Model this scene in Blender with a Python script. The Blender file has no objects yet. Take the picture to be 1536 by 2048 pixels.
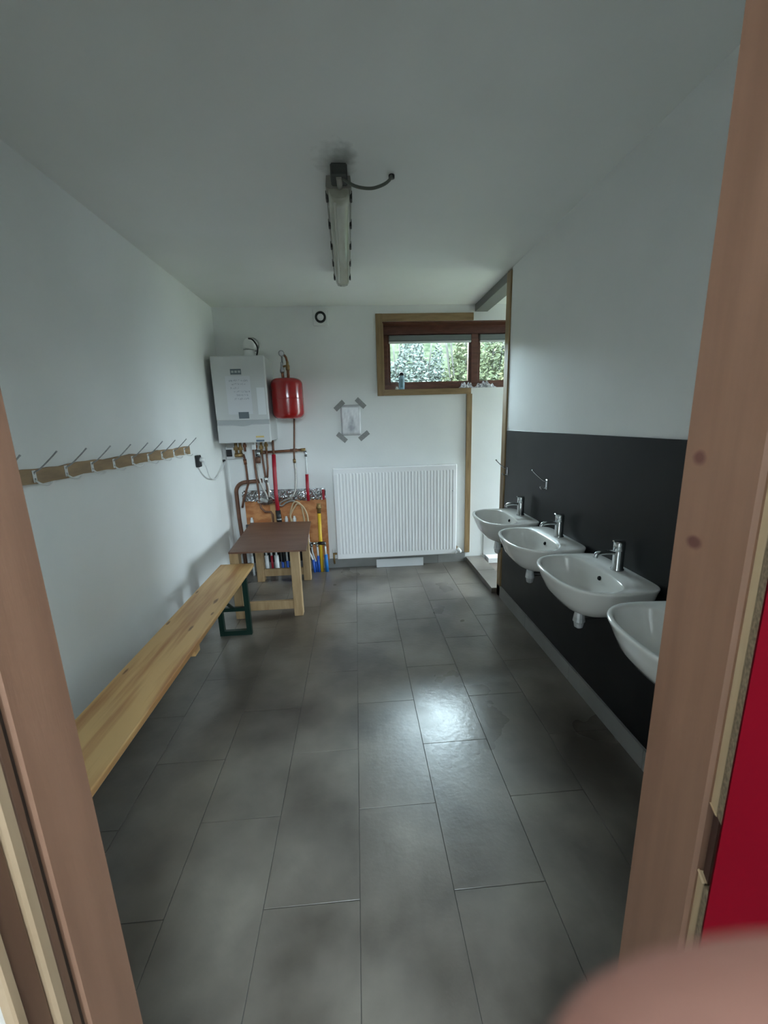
import bpy, bmesh, math, random
from mathutils import Vector, Matrix
random.seed(7)
scene = bpy.context.scene
COL = scene.collection

# ------------------------------------------------------------------ camera
FPX = 814.0                                   # focal length in pixels of the 1536x2048 frame
YAW, PITCH, ROLL = 0.0633, 0.2198, -0.0289
CAM = Vector((0.0, 0.0, 1.48))
_f = Vector((math.sin(YAW)*math.cos(PITCH), math.cos(YAW)*math.cos(PITCH), -math.sin(PITCH)))
_r = Vector((math.cos(YAW), -math.sin(YAW), 0.0))
_u = _r.cross(_f)
CR = _r*math.cos(ROLL) + _u*math.sin(ROLL)
CU = -_r*math.sin(ROLL) + _u*math.cos(ROLL)
CF = _f
cam_data = bpy.data.cameras.new('camera')
cam_data.sensor_fit = 'VERTICAL'
cam_data.sensor_height = 24.0
cam_data.lens = FPX/2048.0*24.0
cam_data.clip_start = 0.001
cam_data.clip_end = 200.0
cam_data.dof.use_dof = True
cam_data.dof.focus_distance = 3.6
cam_data.dof.aperture_fstop = cam_data.lens/1.15
cam = bpy.data.objects.new('camera', cam_data)
COL.objects.link(cam)
cam.matrix_world = Matrix(((CR.x, CU.x, -CF.x, CAM.x), (CR.y, CU.y, -CF.y, CAM.y),
                           (CR.z, CU.z, -CF.z, CAM.z), (0, 0, 0, 1)))
scene.camera = cam

# ------------------------------------------------------------------ world: bright overcast sky
world = bpy.data.worlds.new('overcast_sky')
scene.world = world
world.use_nodes = True
bg = world.node_tree.nodes['Background']
bg.inputs['Color'].default_value = (0.73, 0.895, 1.0, 1)
bg.inputs['Strength'].default_value = 36.0

def portal(name, loc, rot, sx, sy):           # sampling guides only, they give no light themselves
    d = bpy.data.lights.new(name, 'AREA'); d.shape = 'RECTANGLE'; d.size = sx; d.size_y = sy
    d.cycles.is_portal = True
    o = bpy.data.objects.new(name, d); COL.objects.link(o); o.location = loc; o.rotation_euler = rot
portal('window_portal', (1.33, 4.255, 2.03), (math.radians(-90), 0, 0), 1.95, 0.36)
portal('side_door_portal', (3.41, 3.61, 1.02), (0, math.radians(90), 0), 2.04, 0.82)
portal('hall_opening_portal', (0.65, -2.69, 2.525), (math.radians(90), 0, 0), 1.9, 0.75)

scene.view_settings.view_transform = 'Standard'
scene.view_settings.look = 'None'
scene.view_settings.gamma = 1.0
scene.view_settings.use_curve_mapping = False
scene.view_settings.exposure = 0.6
scene.cycles.max_bounces = 14
scene.cycles.diffuse_bounces = 10
scene.cycles.glossy_bounces = 5
scene.cycles.transparent_max_bounces = 12
scene.cycles.sample_clamp_indirect = 8.0
scene.cycles.use_denoising = True

# ------------------------------------------------------------------ materials
MATS = {}
def M(name, col, rough=0.5, metal=0.0, col2=None, scale=6.0, stretch=(1, 1, 1), lo=0.35, hi=0.65, detail=4.0,
      bump=0.0, bscale=40.0, rough2=None, rscale=4.0, spec=0.5, coat=0.0, trans=0.0, sss=0.0, rnd=0.0):
    m = bpy.data.materials.new(name); m.use_nodes = True
    nt = m.node_tree; N = nt.nodes; L = nt.links
    b = N['Principled BSDF']
    b.inputs['Base Color'].default_value = (*col, 1)
    b.inputs['Roughness'].default_value = rough
    b.inputs['Metallic'].default_value = metal
    b.inputs['Specular IOR Level'].default_value = spec
    b.inputs['Coat Weight'].default_value = coat
    b.inputs['Coat Roughness'].default_value = 0.1
    b.inputs['Transmission Weight'].default_value = trans
    if sss:
        b.inputs['Subsurface Weight'].default_value = sss
        b.inputs['Subsurface Radius'].default_value = (0.004, 0.0015, 0.0008)
        b.inputs['Subsurface Scale'].default_value = 1.0
    tc = N.new('ShaderNodeTexCoord')
    geo = N.new('ShaderNodeNewGeometry')
    mp = N.new('ShaderNodeMapping'); mp.inputs['Scale'].default_value = stretch
    L.new(geo.outputs['Position'], mp.inputs['Vector'])
    m['_b'] = 1
    colsock = None
    if col2 is not None:
        n = N.new('ShaderNodeTexNoise'); n.inputs['Scale'].default_value = scale
        n.inputs['Detail'].default_value = detail
        L.new(mp.outputs['Vector'], n.inputs['Vector'])
        r = N.new('ShaderNodeMapRange'); r.inputs['From Min'].default_value = lo; r.inputs['From Max'].default_value = hi
        L.new(n.outputs['Fac'], r.inputs['Value'])
        x = N.new('ShaderNodeMix'); x.data_type = 'RGBA'
        x.inputs['A'].default_value = (*col, 1); x.inputs['B'].default_value = (*col2, 1)
        L.new(r.outputs['Result'], x.inputs['Factor'])
        colsock = x.outputs['Result']
        L.new(colsock, b.inputs['Base Color'])
    if rnd and colsock is not None:
        oi = N.new('ShaderNodeObjectInfo')
        mr = N.new('ShaderNodeMapRange'); mr.inputs['To Min'].default_value = 1-rnd; mr.inputs['To Max'].default_value = 1+rnd
        L.new(oi.outputs['Random'], mr.inputs['Value'])
        hs = N.new('ShaderNodeHueSaturation'); L.new(mr.outputs['Result'], hs.inputs['Value'])
        L.new(colsock, hs.inputs['Color']); L.new(hs.outputs['Color'], b.inputs['Base Color'])
        colsock = hs.outputs['Color']
    if rough2 is not None:
        n = N.new('ShaderNodeTexNoise'); n.inputs['Scale'].default_value = rscale; n.inputs['Detail'].default_value = 3
        L.new(geo.outputs['Position'], n.inputs['Vector'])
        r = N.new('ShaderNodeMapRange'); r.inputs['From Min'].default_value = 0.22; r.inputs['From Max'].default_value = 0.78
        r.inputs['To Min'].default_value = rough; r.inputs['To Max'].default_value = rough2
        L.new(n.outputs['Fac'], r.inputs['Value']); L.new(r.outputs['Result'], b.inputs['Roughness'])
    if bump:
        n = N.new('ShaderNodeTexNoise'); n.inputs['Scale'].default_value = bscale; n.inputs['Detail'].default_value = 3
        L.new(mp.outputs['Vector'], n.inputs['Vector'])
        bp = N.new('ShaderNodeBump'); bp.inputs['Strength'].default_value = bump; bp.inputs['Distance'].default_value = 0.004
        L.new(n.outputs['Fac'], bp.inputs['Height']); L.new(bp.outputs['Normal'], b.inputs['Normal'])
    MATS[name] = m
    return m

def spots(m, pts, col, soft=0.5):
    """dark knots of the wood: (x, y, z, rx, ry, rz) ellipsoids of colour with a ragged edge"""
    nt = m.node_tree; N = nt.nodes; L = nt.links
    b = N['Principled BSDF']
    geo = N.new('ShaderNodeNewGeometry')
    nz = N.new('ShaderNodeTexNoise'); nz.inputs['Scale'].default_value = 25
    L.new(geo.outputs['Position'], nz.inputs['Vector'])
    prev = b.inputs['Base Color'].links[0].from_socket if b.inputs['Base Color'].links else None
    for (x, y, z, rx, ry, rz) in pts:
        s = N.new('ShaderNodeVectorMath'); s.operation = 'SUBTRACT'; s.inputs[1].default_value = (x, y, z)
        L.new(geo.outputs['Position'], s.inputs[0])
        d = N.new('ShaderNodeVectorMath'); d.operation = 'DIVIDE'; d.inputs[1].default_value = (rx, ry, rz)
        L.new(s.outputs[0], d.inputs[0])
        ln = N.new('ShaderNodeVectorMath'); ln.operation = 'LENGTH'; L.new(d.outputs[0], ln.inputs[0])
        ad = N.new('ShaderNodeMath'); ad.operation = 'ADD'; L.new(ln.outputs['Value'], ad.inputs[0]); L.new(nz.outputs['Fac'], ad.inputs[1])
        mr = N.new('ShaderNodeMapRange'); mr.inputs['From Min'].default_value = 1.5-soft; mr.inputs['From Max'].default_value = 1.5
        mr.inputs['To Min'].default_value = 0.85; mr.inputs['To Max'].default_value = 0.0
        L.new(ad.outputs[0], mr.inputs['Value'])
        x_ = N.new('ShaderNodeMix'); x_.data_type = 'RGBA'; x_.inputs['B'].default_value = (*col, 1)
        L.new(mr.outputs['Result'], x_.inputs['Factor'])
        if prev is not None: L.new(prev, x_.inputs['A'])
        else: x_.inputs['A'].default_value = b.inputs['Base Color'].default_value
        prev = x_.outputs['Result']
    L.new(prev, b.inputs['Base Color'])

M('wall_paint', (0.79, 0.80, 0.79), 0.55, col2=(0.75, 0.765, 0.755), scale=2.2, bump=0.12, bscale=60)
M('ceiling_paint', (0.79, 0.80, 0.78), 0.28, col2=(0.75, 0.765, 0.74), scale=1.6, rough2=0.62, rscale=2.6, bump=0.05, bscale=30)
spots(MATS['ceiling_paint'], [(-0.03, 1.93, 2.52, 0.10, 0.13, 0.1), (0.005, 1.90, 2.52, 0.05, 0.08, 0.1)], (0.30, 0.31, 0.29), 1.1)
M('hall_paint', (0.70, 0.69, 0.67), 0.6)
M('tile_grey', (0.068, 0.056, 0.045), 0.24, spec=0.8, coat=0.45, col2=(0.200, 0.176, 0.147), scale=2.4, lo=0.36, hi=0.66, detail=8, rough2=0.44, rscale=2.2,
  bump=0.22, bscale=38, rnd=0.05)
M('grout', (0.075, 0.07, 0.062), 0.9, col2=(0.13, 0.125, 0.115), scale=3)
M('skirting_tile', (0.21, 0.21, 0.20), 0.45, col2=(0.26, 0.26, 0.25), scale=4)
M('wall_tile', (0.46, 0.46, 0.44), 0.3, col2=(0.50, 0.50, 0.48), scale=3)
M('brown_tile', (0.12, 0.09, 0.075), 0.5, col2=(0.17, 0.14, 0.12), scale=8)
M('trim_wood', (0.20, 0.125, 0.055), 0.5, col2=(0.29, 0.19, 0.09), scale=5, stretch=(7, 7, 7), bump=0.1)
M('trim_wood_h', (0.20, 0.125, 0.055), 0.5, col2=(0.29, 0.19, 0.09), scale=5, stretch=(1, 8, 8), bump=0.1)
M('trim_wood_v', (0.20, 0.125, 0.055), 0.5, col2=(0.29, 0.19, 0.09), scale=5, stretch=(8, 8, 1), bump=0.1)
M('window_wood', (0.085, 0.028, 0.016), 0.4, col2=(0.14, 0.05, 0.03), scale=5, stretch=(2, 8, 8))
M('jamb_wood', (0.185, 0.095, 0.058), 0.5, col2=(0.225, 0.118, 0.073), scale=3.0, stretch=(10, 10, 0.8), bump=0.05)
spots(MATS['jamb_wood'], [(0.42, 0.474, 1.425, 0.03, 0.012, 0.012), (0.42, 0.466, 1.32, 0.03, 0.014, 0.010)], (0.10, 0.03, 0.025))
M('pale_lath', (0.46, 0.33, 0.19), 0.5, col2=(0.52, 0.39, 0.24), scale=4, stretch=(8, 8, 1))
M('brown_lath', (0.10, 0.05, 0.03), 0.5, col2=(0.13, 0.07, 0.042), scale=4, stretch=(8, 8, 1))
M('left_lath', (0.25, 0.17, 0.10), 0.6, col2=(0.30, 0.21, 0.13), scale=4, stretch=(8, 8, 1))  # even lath colour, set darker than the wood's own
M('dark_gap', (0.03, 0.018, 0.012), 0.8)
M('chipboard', (0.25, 0.175, 0.105), 0.8, col2=(0.13, 0.09, 0.05), scale=220, detail=2)
M('red_laminate', (0.085, 0.0012, 0.0045), 0.6, col2=(0.075, 0.001, 0.004), scale=3, spec=0.02)
M('hinge_bronze', (0.07, 0.03, 0.022), 0.5, 0.3)
M('black_panel', (0.006, 0.006, 0.007), 0.34, col2=(0.009, 0.009, 0.010), scale=5, rough2=0.42, spec=0.28)
M('grey_beam', (0.16, 0.16, 0.15), 0.5)
M('ceramic', (0.80, 0.79, 0.76), 0.08, coat=0.6)
M('chrome', (0.62, 0.64, 0.65), 0.12, 1.0)
M('steel', (0.45, 0.46, 0.47), 0.3, 1.0, col2=(0.33, 0.34, 0.35), scale=60)
M('black_hole', (0.004, 0.004, 0.004), 0.9)
M('black_plastic', (0.012, 0.012, 0.013), 0.4)
M('clear_plastic', (0.80, 0.82, 0.83), 0.12, 0.3, col2=(0.55, 0.58, 0.60), scale=30)
M('white_plastic', (0.72, 0.73, 0.72), 0.35)
M('white_enamel', (0.88, 0.88, 0.89), 0.25, coat=0.3)
M('boiler_enamel', (0.60, 0.61, 0.61), 0.35, coat=0.2)
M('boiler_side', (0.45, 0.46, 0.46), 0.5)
M('badge', (0.13, 0.16, 0.18), 0.35)
M('boiler_slot', (0.42, 0.44, 0.45), 0.4)
M('paper', (0.66, 0.67, 0.70), 0.7)
M('paper_bright', (0.74, 0.76, 0.78), 0.5)
M('ink', (0.16, 0.18, 0.25), 0.8)
M('yellow_label', (0.62, 0.46, 0.16), 0.5)
M('blue_label', (0.10, 0.15, 0.20), 0.5)
M('red_enamel', (0.30, 0.006, 0.006), 0.22, coat=0.5)
M('red_plastic', (0.34, 0.008, 0.022), 0.4)
M('copper', (0.30, 0.13, 0.07), 0.45, 0.7, col2=(0.19, 0.085, 0.05), scale=14)
M('copper_dull', (0.20, 0.095, 0.06), 0.55, 0.3, col2=(0.14, 0.07, 0.045), scale=14)
M('brass', (0.36, 0.24, 0.10), 0.4, 0.7, col2=(0.22, 0.14, 0.06), scale=20)
M('white_pipe', (0.68, 0.70, 0.70), 0.4)
M('blue_pipe', (0.02, 0.09, 0.42), 0.4)
M('sky_blue_pipe', (0.015, 0.17, 0.50), 0.4)
M('yellow_pipe', (0.72, 0.46, 0.03), 0.4)
M('braided_hose', (0.42, 0.40, 0.37), 0.4, 0.5, col2=(0.28, 0.27, 0.25), scale=160)
M('foil', (0.62, 0.63, 0.64), 0.22, 1.0, bump=0.6, bscale=30)
M('osb', (0.44, 0.155, 0.048), 0.6, col2=(0.60, 0.27, 0.10), scale=11, lo=0.4, hi=0.6, stretch=(1.0, 1, 2.0), bump=0.15)
M('pale_board', (0.55, 0.32, 0.14), 0.6, col2=(0.48, 0.26, 0.11), scale=6)
M('table_ply', (0.135, 0.065, 0.042), 0.38, col2=(0.18, 0.095, 0.065), scale=4, stretch=(1, 3, 1))
M('table_timber', (0.30, 0.19, 0.09), 0.6, col2=(0.40, 0.27, 0.14), scale=5, stretch=(6, 6, 1), bump=0.1)
M('pine', (0.64, 0.40, 0.17), 0.45, col2=(0.44, 0.21, 0.075), scale=1.9, stretch=(13, 0.9, 13), lo=0.42, hi=0.66, bump=0.05)
spots(MATS['pine'], [(-0.865, 2.30, 0.47, 0.012, 0.05, 0.05), (-0.885, 1.98, 0.47, 0.010, 0.035, 0.05), (-1.02, 1.62, 0.47, 0.008, 0.03, 0.05),
                     (-1.03, 2.45, 0.47, 0.008, 0.03, 0.05), (-1.03, 2.05, 0.47, 0.008, 0.025, 0.05), (-0.83, 2.13, 0.47, 0.008, 0.03, 0.05)], (0.17, 0.075, 0.025))
M('green_steel', (0.006, 0.028, 0.020), 0.4, 0.2)
M('rack_wood', (0.34, 0.22, 0.11), 0.6, col2=(0.24, 0.155, 0.08), scale=4, stretch=(8, 2, 8), bump=0.1)
M('lamp_body', (0.30, 0.29, 0.25), 0.5)
M('lamp_cover', (0.46, 0.46, 0.38), 0.18, col2=(0.40, 0.40, 0.32), scale=5, stretch=(6, 1, 6), coat=0.4)
M('lamp_tube', (0.62, 0.62, 0.54), 0.3)
M('dirty_grey', (0.05, 0.055, 0.05), 0.6)
M('grey_cable', (0.10, 0.11, 0.09), 0.5)
M('tape', (0.22, 0.22, 0.215), 0.5, col2=(0.27, 0.27, 0.26), scale=60)
M('poster', (0.52, 0.53, 0.55), 0.25, col2=(0.60, 0.60, 0.61), scale=12)
spots(MATS['poster'], [(-0.035, 4.055, 1.43, 0.055, 0.2, 0.075), (-0.03, 4.055, 1.50, 0.03, 0.2, 0.05)], (0.24, 0.25, 0.28), 0.8)
M('fan_dark', (0.02, 0.025, 0.025), 0.6)
M('bottle_body', (0.36, 0.55, 0.66), 0.25)
M('bottle_label', (0.16, 0.30, 0.36), 0.35)
M('bottle_cap', (0.012, 0.014, 0.02), 0.35)
M('cloth', (0.85, 0.84, 0.88), 0.9, col2=(0.30, 0.29, 0.33), scale=55, lo=0.45, hi=0.55)
M('blind_grey', (0.16, 0.18, 0.18), 0.6)
M('blind_bar', (0.60, 0.62, 0.62), 0.5)
M('soil', (0.12, 0.10, 0.06), 0.9, col2=(0.10, 0.15, 0.05), scale=3)
M('bank_grass', (0.012, 0.016, 0.010), 0.9, col2=(0.030, 0.034, 0.022), scale=7, spec=0.0)
M('twig', (0.012, 0.010, 0.007), 0.8)
M('skin', (0.27, 0.135, 0.105), 0.6, col2=(0.25, 0.12, 0.092), scale=120, spec=0.2)
M('nail', (0.62, 0.38, 0.32), 0.3)
M('render_wall', (0.30, 0.29, 0.27), 0.8, col2=(0.26, 0.25, 0.23), scale=3)

def leaf_mat(name, c1, c2):
    m = M(name, c1, 0.7, col2=c2, scale=9, spec=0.1)
    return m
leaf_mat('leaf_olive', (0.030, 0.038, 0.018), (0.070, 0.076, 0.042))
leaf_mat('leaf_grey', (0.032, 0.042, 0.036), (0.074, 0.084, 0.076))
leaf_mat('leaf_yellow', (0.055, 0.057, 0.025), (0.095, 0.092, 0.050))

def glass_mat():
    m = bpy.data.materials.new('window_glass'); m.use_nodes = True
    nt = m.node_tree; N = nt.nodes; L = nt.links
    for n in list(N):
        if n.type == 'BSDF_PRINCIPLED': N.remove(n)
    t = N.new('ShaderNodeBsdfTransparent'); t.inputs['Color'].default_value = (0.93, 0.96, 0.95, 1)
    g = N.new('ShaderNodeBsdfGlossy'); g.inputs['Roughness'].default_value = 0.03
    fr = N.new('ShaderNodeFresnel'); fr.inputs['IOR'].default_value = 1.45
    mx = N.new('ShaderNodeMixShader')
    L.new(fr.outputs[0], mx.inputs[0]); L.new(t.outputs[0], mx.inputs[1]); L.new(g.outputs[0], mx.inputs[2])
    L.new(mx.outputs[0], N['Material Output'].inputs['Surface'])
    MATS['window_glass'] = m
glass_mat()

def wet_floor(m):
    """a shallow film of water lies on a few tiles: smoother and darker there, in a ragged patch"""
    nt = m.node_tree; N = nt.nodes; L = nt.links; b = N['Principled BSDF']
    geo = N.new('ShaderNodeNewGeometry')
    nz = N.new('ShaderNodeTexNoise'); nz.inputs['Scale'].default_value = 5.0; nz.inputs['Detail'].default_value = 3
    L.new(geo.outputs['Position'], nz.inputs['Vector'])
    s = N.new('ShaderNodeVectorMath'); s.operation = 'SUBTRACT'; s.inputs[1].default_value = (0.50, 1.80, 0)
    L.new(geo.outputs['Position'], s.inputs[0])
    d = N.new('ShaderNodeVectorMath'); d.operation = 'DIVIDE'; d.inputs[1].default_value = (0.27, 0.40, 1)
    L.new(s.outputs[0], d.inputs[0])
    ln = N.new('ShaderNodeVectorMath'); ln.operation = 'LENGTH'; L.new(d.outputs[0], ln.inputs[0])
    ad = N.new('ShaderNodeMath'); ad.operation = 'MULTIPLY_ADD'; ad.inputs[1].default_value = 1.6
    L.new(nz.outputs['Fac'], ad.inputs[0]); L.new(ln.outputs['Value'], ad.inputs[2])
    mr = N.new('ShaderNodeMapRange'); mr.inputs['From Min'].default_value = 1.30; mr.inputs['From Max'].default_value = 1.75
    mr.inputs['To Min'].default_value = 1.0; mr.inputs['To Max'].default_value = 0.0
    L.new(ad.outputs[0], mr.inputs['Value'])
    old = b.inputs['Roughness'].links[0].from_socket
    mx = N.new('ShaderNodeMix'); mx.data_type = 'FLOAT'
    L.new(mr.outputs['Result'], mx.inputs['Factor']); L.new(old, mx.inputs['A']); mx.inputs['B'].default_value = 0.23
    L.new(mx.outputs['Result'], b.inputs['Roughness'])
MATS['tile_grey'].node_tree.nodes['Principled BSDF'].inputs['Coat Roughness'].default_value = 0.32
wet_floor(MATS['tile_grey'])

# ------------------------------------------------------------------ mesh helpers
class B:
    def __init__(self): self.bm = bmesh.new()
    def box(self, x0, x1, y0, y1, z0, z1, bev=0.0, seg=1):
        bm = self.bm
        ret = bmesh.ops.create_cube(bm, size=1.0)
        vs = ret['verts']
        for v in vs:
            v.co = Vector(((x0+x1)/2 + v.co.x*(x1-x0), (y0+y1)/2 + v.co.y*(y1-y0), (z0+z1)/2 + v.co.z*(z1-z0)))
        if bev:
            es = list({e for v in vs for e in v.link_edges})
            bmesh.ops.bevel(bm, geom=es, offset=bev, segments=seg, affect='EDGES', profile=0.5)
        return self
    def xbox(self, mat, sx, sy, sz, bev=0.0):
        bm = self.bm
        vs = bmesh.ops.create_cube(bm, size=1.0)['verts']
        for v in vs: v.co = mat @ Vector((v.co.x*sx, v.co.y*sy, v.co.z*sz))
        if bev:
            es = list({e for v in vs for e in v.link_edges})
            bmesh.ops.bevel(bm, geom=es, offset=bev, segments=1, affect='EDGES', profile=0.5)
        return self
    def beam(self, p0, p1, w, t, up=(0, 0, 1), bev=0.0):
        p0 = Vector(p0); p1 = Vector(p1); d = (p1-p0); L = d.length; d.normalize()
        upv = Vector(up)
        if abs(d.dot(upv)) > 0.98: upv = Vector((0, 1, 0))
        s = d.cross(upv).normalized(); n = s.cross(d)
        m = Matrix((( s.x, d.x, n.x, (p0.x+p1.x)/2), (s.y, d.y, n.y, (p0.y+p1.y)/2), (s.z, d.z, n.z, (p0.z+p1.z)/2), (0, 0, 0, 1)))
        return self.xbox(m, w, L, t, bev)
    def tube(self, pts, r, seg=10, caps=True):
        bm = self.bm
        pts = [Vector(p) for p in pts]
        rs = r if isinstance(r, (list, tuple)) else [r]*len(pts)
        rings = []; prev = None
        for i, p in enumerate(pts):
            if i == 0: t = pts[1]-pts[0]
            elif i == len(pts)-1: t = pts[-1]-pts[-2]
            else: t = (pts[i+1]-p).normalized() + (p-pts[i-1]).normalized()
            t.normalize()
            if prev is None:
                a = Vector((0, 0, 1)) if abs(t.z) < 0.9 else Vector((1, 0, 0))
                n = t.cross(a).normalized()
            else:
                n = (prev - t*prev.dot(t)).normalized()
            prev = n; b = t.cross(n)
            rings.append([bm.verts.new(p + (n*math.cos(2*math.pi*k/seg) + b*math.sin(2*math.pi*k/seg))*rs[i]) for k in range(seg)])
        for a, c in zip(rings, rings[1:]):
            for k in range(seg):
                f = bm.faces.new((a[k], a[(k+1) % seg], c[(k+1) % seg], c[k])); f.smooth = True
        if caps:
            bm.faces.new(rings[0][::-1]); bm.faces.new(rings[-1])
        return self
    def cyl(self, p0, p1, r, seg=16): return self.tube([p0, p1], r, seg)
    def lathe(self, c, prof, axis=(0, 0, 1), seg=24, smooth=True):
        """prof: (radius, height) list along axis from point c"""
        ax = Vector(axis).normalized(); c = Vector(c)
        a = Vector((1, 0, 0)) if abs(ax.x) < 0.9 else Vector((0, 1, 0))
        n = ax.cross(a).normalized(); b = ax.cross(n)
        rings = []
        for (r, h) in prof:
            if r < 1e-6: rings.append([self.bm.verts.new(c+ax*h)])
            else: rings.append([self.bm.verts.new(c + ax*h + (n*math.cos(2*math.pi*k/seg)+b*math.sin(2*math.pi*k/seg))*r) for k in range(seg)])
        for p, q in zip(rings, rings[1:]):
            for k in range(seg):
                k2 = (k+1) % seg
                if len(p) == 1 and len(q) == 1: continue
                if len(p) == 1: f = self.bm.faces.new((p[0], q[k2], q[k]))
                elif len(q) == 1: f = self.bm.faces.new((p[k], p[k2], q[0]))
                else: f = self.bm.faces.new((p[k], p[k2], q[k2], q[k]))
                f.smooth = smooth
        return self
    def prism(self, poly, axis, a0, a1):
        """poly: 2D points in the two other axes (cyclic order), extruded from a0 to a1 on axis"""
        def P(q, a):
            return {'x': (a, q[0], q[1]), 'y': (q[0], a, q[1]), 'z': (q[0], q[1], a)}[axis]
        lo = [self.bm.verts.new(P(q, a0)) for q in poly]; hi = [self.bm.verts.new(P(q, a1)) for q in poly]
        n = len(poly)
        for k in range(n): self.bm.faces.new((lo[k], lo[(k+1) % n], hi[(k+1) % n], hi[k]))
        self.bm.faces.new(lo[::-1]); self.bm.faces.new(hi)
        return self
    def layers(self, layers, close_first=True, close_last=True):
        rings = [[self.bm.verts.new(p) for p in ly] for ly in layers]
        n = len(rings[0])
        for a, c in zip(rings, rings[1:]):
            for k in range(n):
                f = self.bm.faces.new((a[k], a[(k+1) % n], c[(k+1) % n], c[k])); f.smooth = True
        if close_first: self.bm.faces.new(rings[0][::-1])
        if close_last: self.bm.faces.new(rings[-1])
        return self
    def build(self, name, mat, parent=None, base=None, smooth=None):
        bm = self.bm
        bmesh.ops.recalc_face_normals(bm, faces=bm.faces[:])
        off = Vector((0, 0, 0))
        if parent is not None:
            p = parent
            while p is not None: off += p.location; p = p.parent
        elif base is not None:
            off = Vector(base)
        if off.length: bmesh.ops.translate(bm, verts=bm.verts[:], vec=-off)
        me = bpy.data.meshes.new(name); bm.to_mesh(me); bm.free()
        if smooth is not None:
            for p in me.polygons: p.use_smooth = smooth
        me.materials.append(MATS[mat] if isinstance(mat, str) else mat)
        o = bpy.data.objects.new(name, me); COL.objects.link(o)
        if parent is not None: o.parent = parent
        elif base is not None: o.location = off
        return o

def thing(name, label, cat, loc, group=None, kind=None):
    o = bpy.data.objects.new(name, None); COL.objects.link(o)
    o.empty_display_size = 0.05; o.location = loc
    return tag(o, label, cat, group, kind)
def tag(o, label=None, cat=None, group=None, kind=None):
    if label: o['label'] = label
    if cat: o['category'] = cat
    if group: o['group'] = group
    if kind: o['kind'] = kind
    return o
def struct(o, label=None):
    o['kind'] = 'structure'
    if label: o['label'] = label
    return o
def copy_tree(o, parent=None):
    c = o.copy(); COL.objects.link(c); c.parent = parent
    for ch in list(o.children): copy_tree(ch, c)
    return c
def arc(c, r, a0, a1, n, ax1, ax2):
    c = Vector(c); ax1 = Vector(ax1); ax2 = Vector(ax2)
    return [c + ax1*(r*math.cos(a0+(a1-a0)*k/n)) + ax2*(r*math.sin(a0+(a1-a0)*k/n)) for k in range(n+1)]
def bez(p0, p1, p2, p3, n=12):
    p0, p1, p2, p3 = map(Vector, (p0, p1, p2, p3)); out = []
    for k in range(n+1):
        t = k/n; s = 1-t
        out.append(p0*s**3 + p1*(3*s*s*t) + p2*(3*s*t*t) + p3*t**3)
    return out
def catmull(pts, n=6):
    pts = [Vector(p) for p in pts]; out = []
    q = [pts[0]*2-pts[1]] + pts + [pts[-1]*2-pts[-2]]
    for i in range(1, len(q)-2):
        for k in range(n):
            t = k/n
            out.append(0.5*((2*q[i]) + (-q[i-1]+q[i+1])*t + (2*q[i-1]-5*q[i]+4*q[i+1]-q[i+2])*t*t + (-q[i-1]+3*q[i]-3*q[i+1]+q[i+2])*t**3))
    out.append(pts[-1]); return out

XL, XR, D, ZC = -1.243, 1.165, 4.06, 2.52
XP = XR+0.12                      # far side of the wash-basin partition
XA = 3.30                         # outer wall of the side bay

# ================================================================== THE SETTING
# walls
b = B(); b.box(XL-0.12, XL, 0.40, D+0.20, -0.1, ZC)
struct(b.build('wall_left', 'wall_paint'), 'long plain white painted wall on the left')
b = B()
WX0, WX1, WZ0, WZ1 = 0.29, 2.32, 1.772, 2.38
b.box(XL, XA+0.12, D, D+0.20, -0.1, WZ0)
b.box(XL, XA+0.12, D, D+0.20, WZ1, ZC)
b.box(XL, WX0, D, D+0.20, WZ0, WZ1)
b.box(WX1, XA+0.12, D, D+0.20, WZ0, WZ1)
wall_back = struct(b.build('wall_back', 'wall_paint'), 'white end wall with the boiler, radiator and high window')
for k in range(3):
    t = B(); t.box(1.30+0.302*k, 1.30+0.302*k+0.299, D-0.008, D, 0.06, 0.345, 0.0015)
    t.build('tile', 'wall_tile', wall_back)
b = B(); b.box(XR, XP, 0.50, 3.125, -0.1, ZC)
struct(b.build('wall_right', 'wall_paint'), 'white partition wall carrying the wash basins')
b = B()
DX0, DX1, DZ = -0.419, 0.450, 2.08        # rough door opening
b.box(XL, DX0, 0.40, 0.50, -0.1, ZC); b.box(DX1, XA+0.12, 0.40, 0.50, -0.1, ZC); b.box(DX0, DX1, 0.40, 0.50, DZ, ZC)
struct(b.build('wall_near', 'wall_paint'), 'wall around the doorway')
b = B()
b.box(XA, XA+0.12, 0.50, 3.20, -0.1, ZC); b.box(XA, XA+0.12, 4.02, D, -0.1, ZC); b.box(XA, XA+0.12, 3.20, 4.02, 2.05, ZC)
struct(b.build('wall_bay', 'wall_paint'), 'outer wall of the side bay with an open doorway to the garden')
b = B(); b.box(XL-0.12, XA+0.12, 0.40, D+0.20, ZC, ZC+0.1)
struct(b.build('ceiling', 'ceiling_paint'), 'white semi-gloss painted ceiling')

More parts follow.
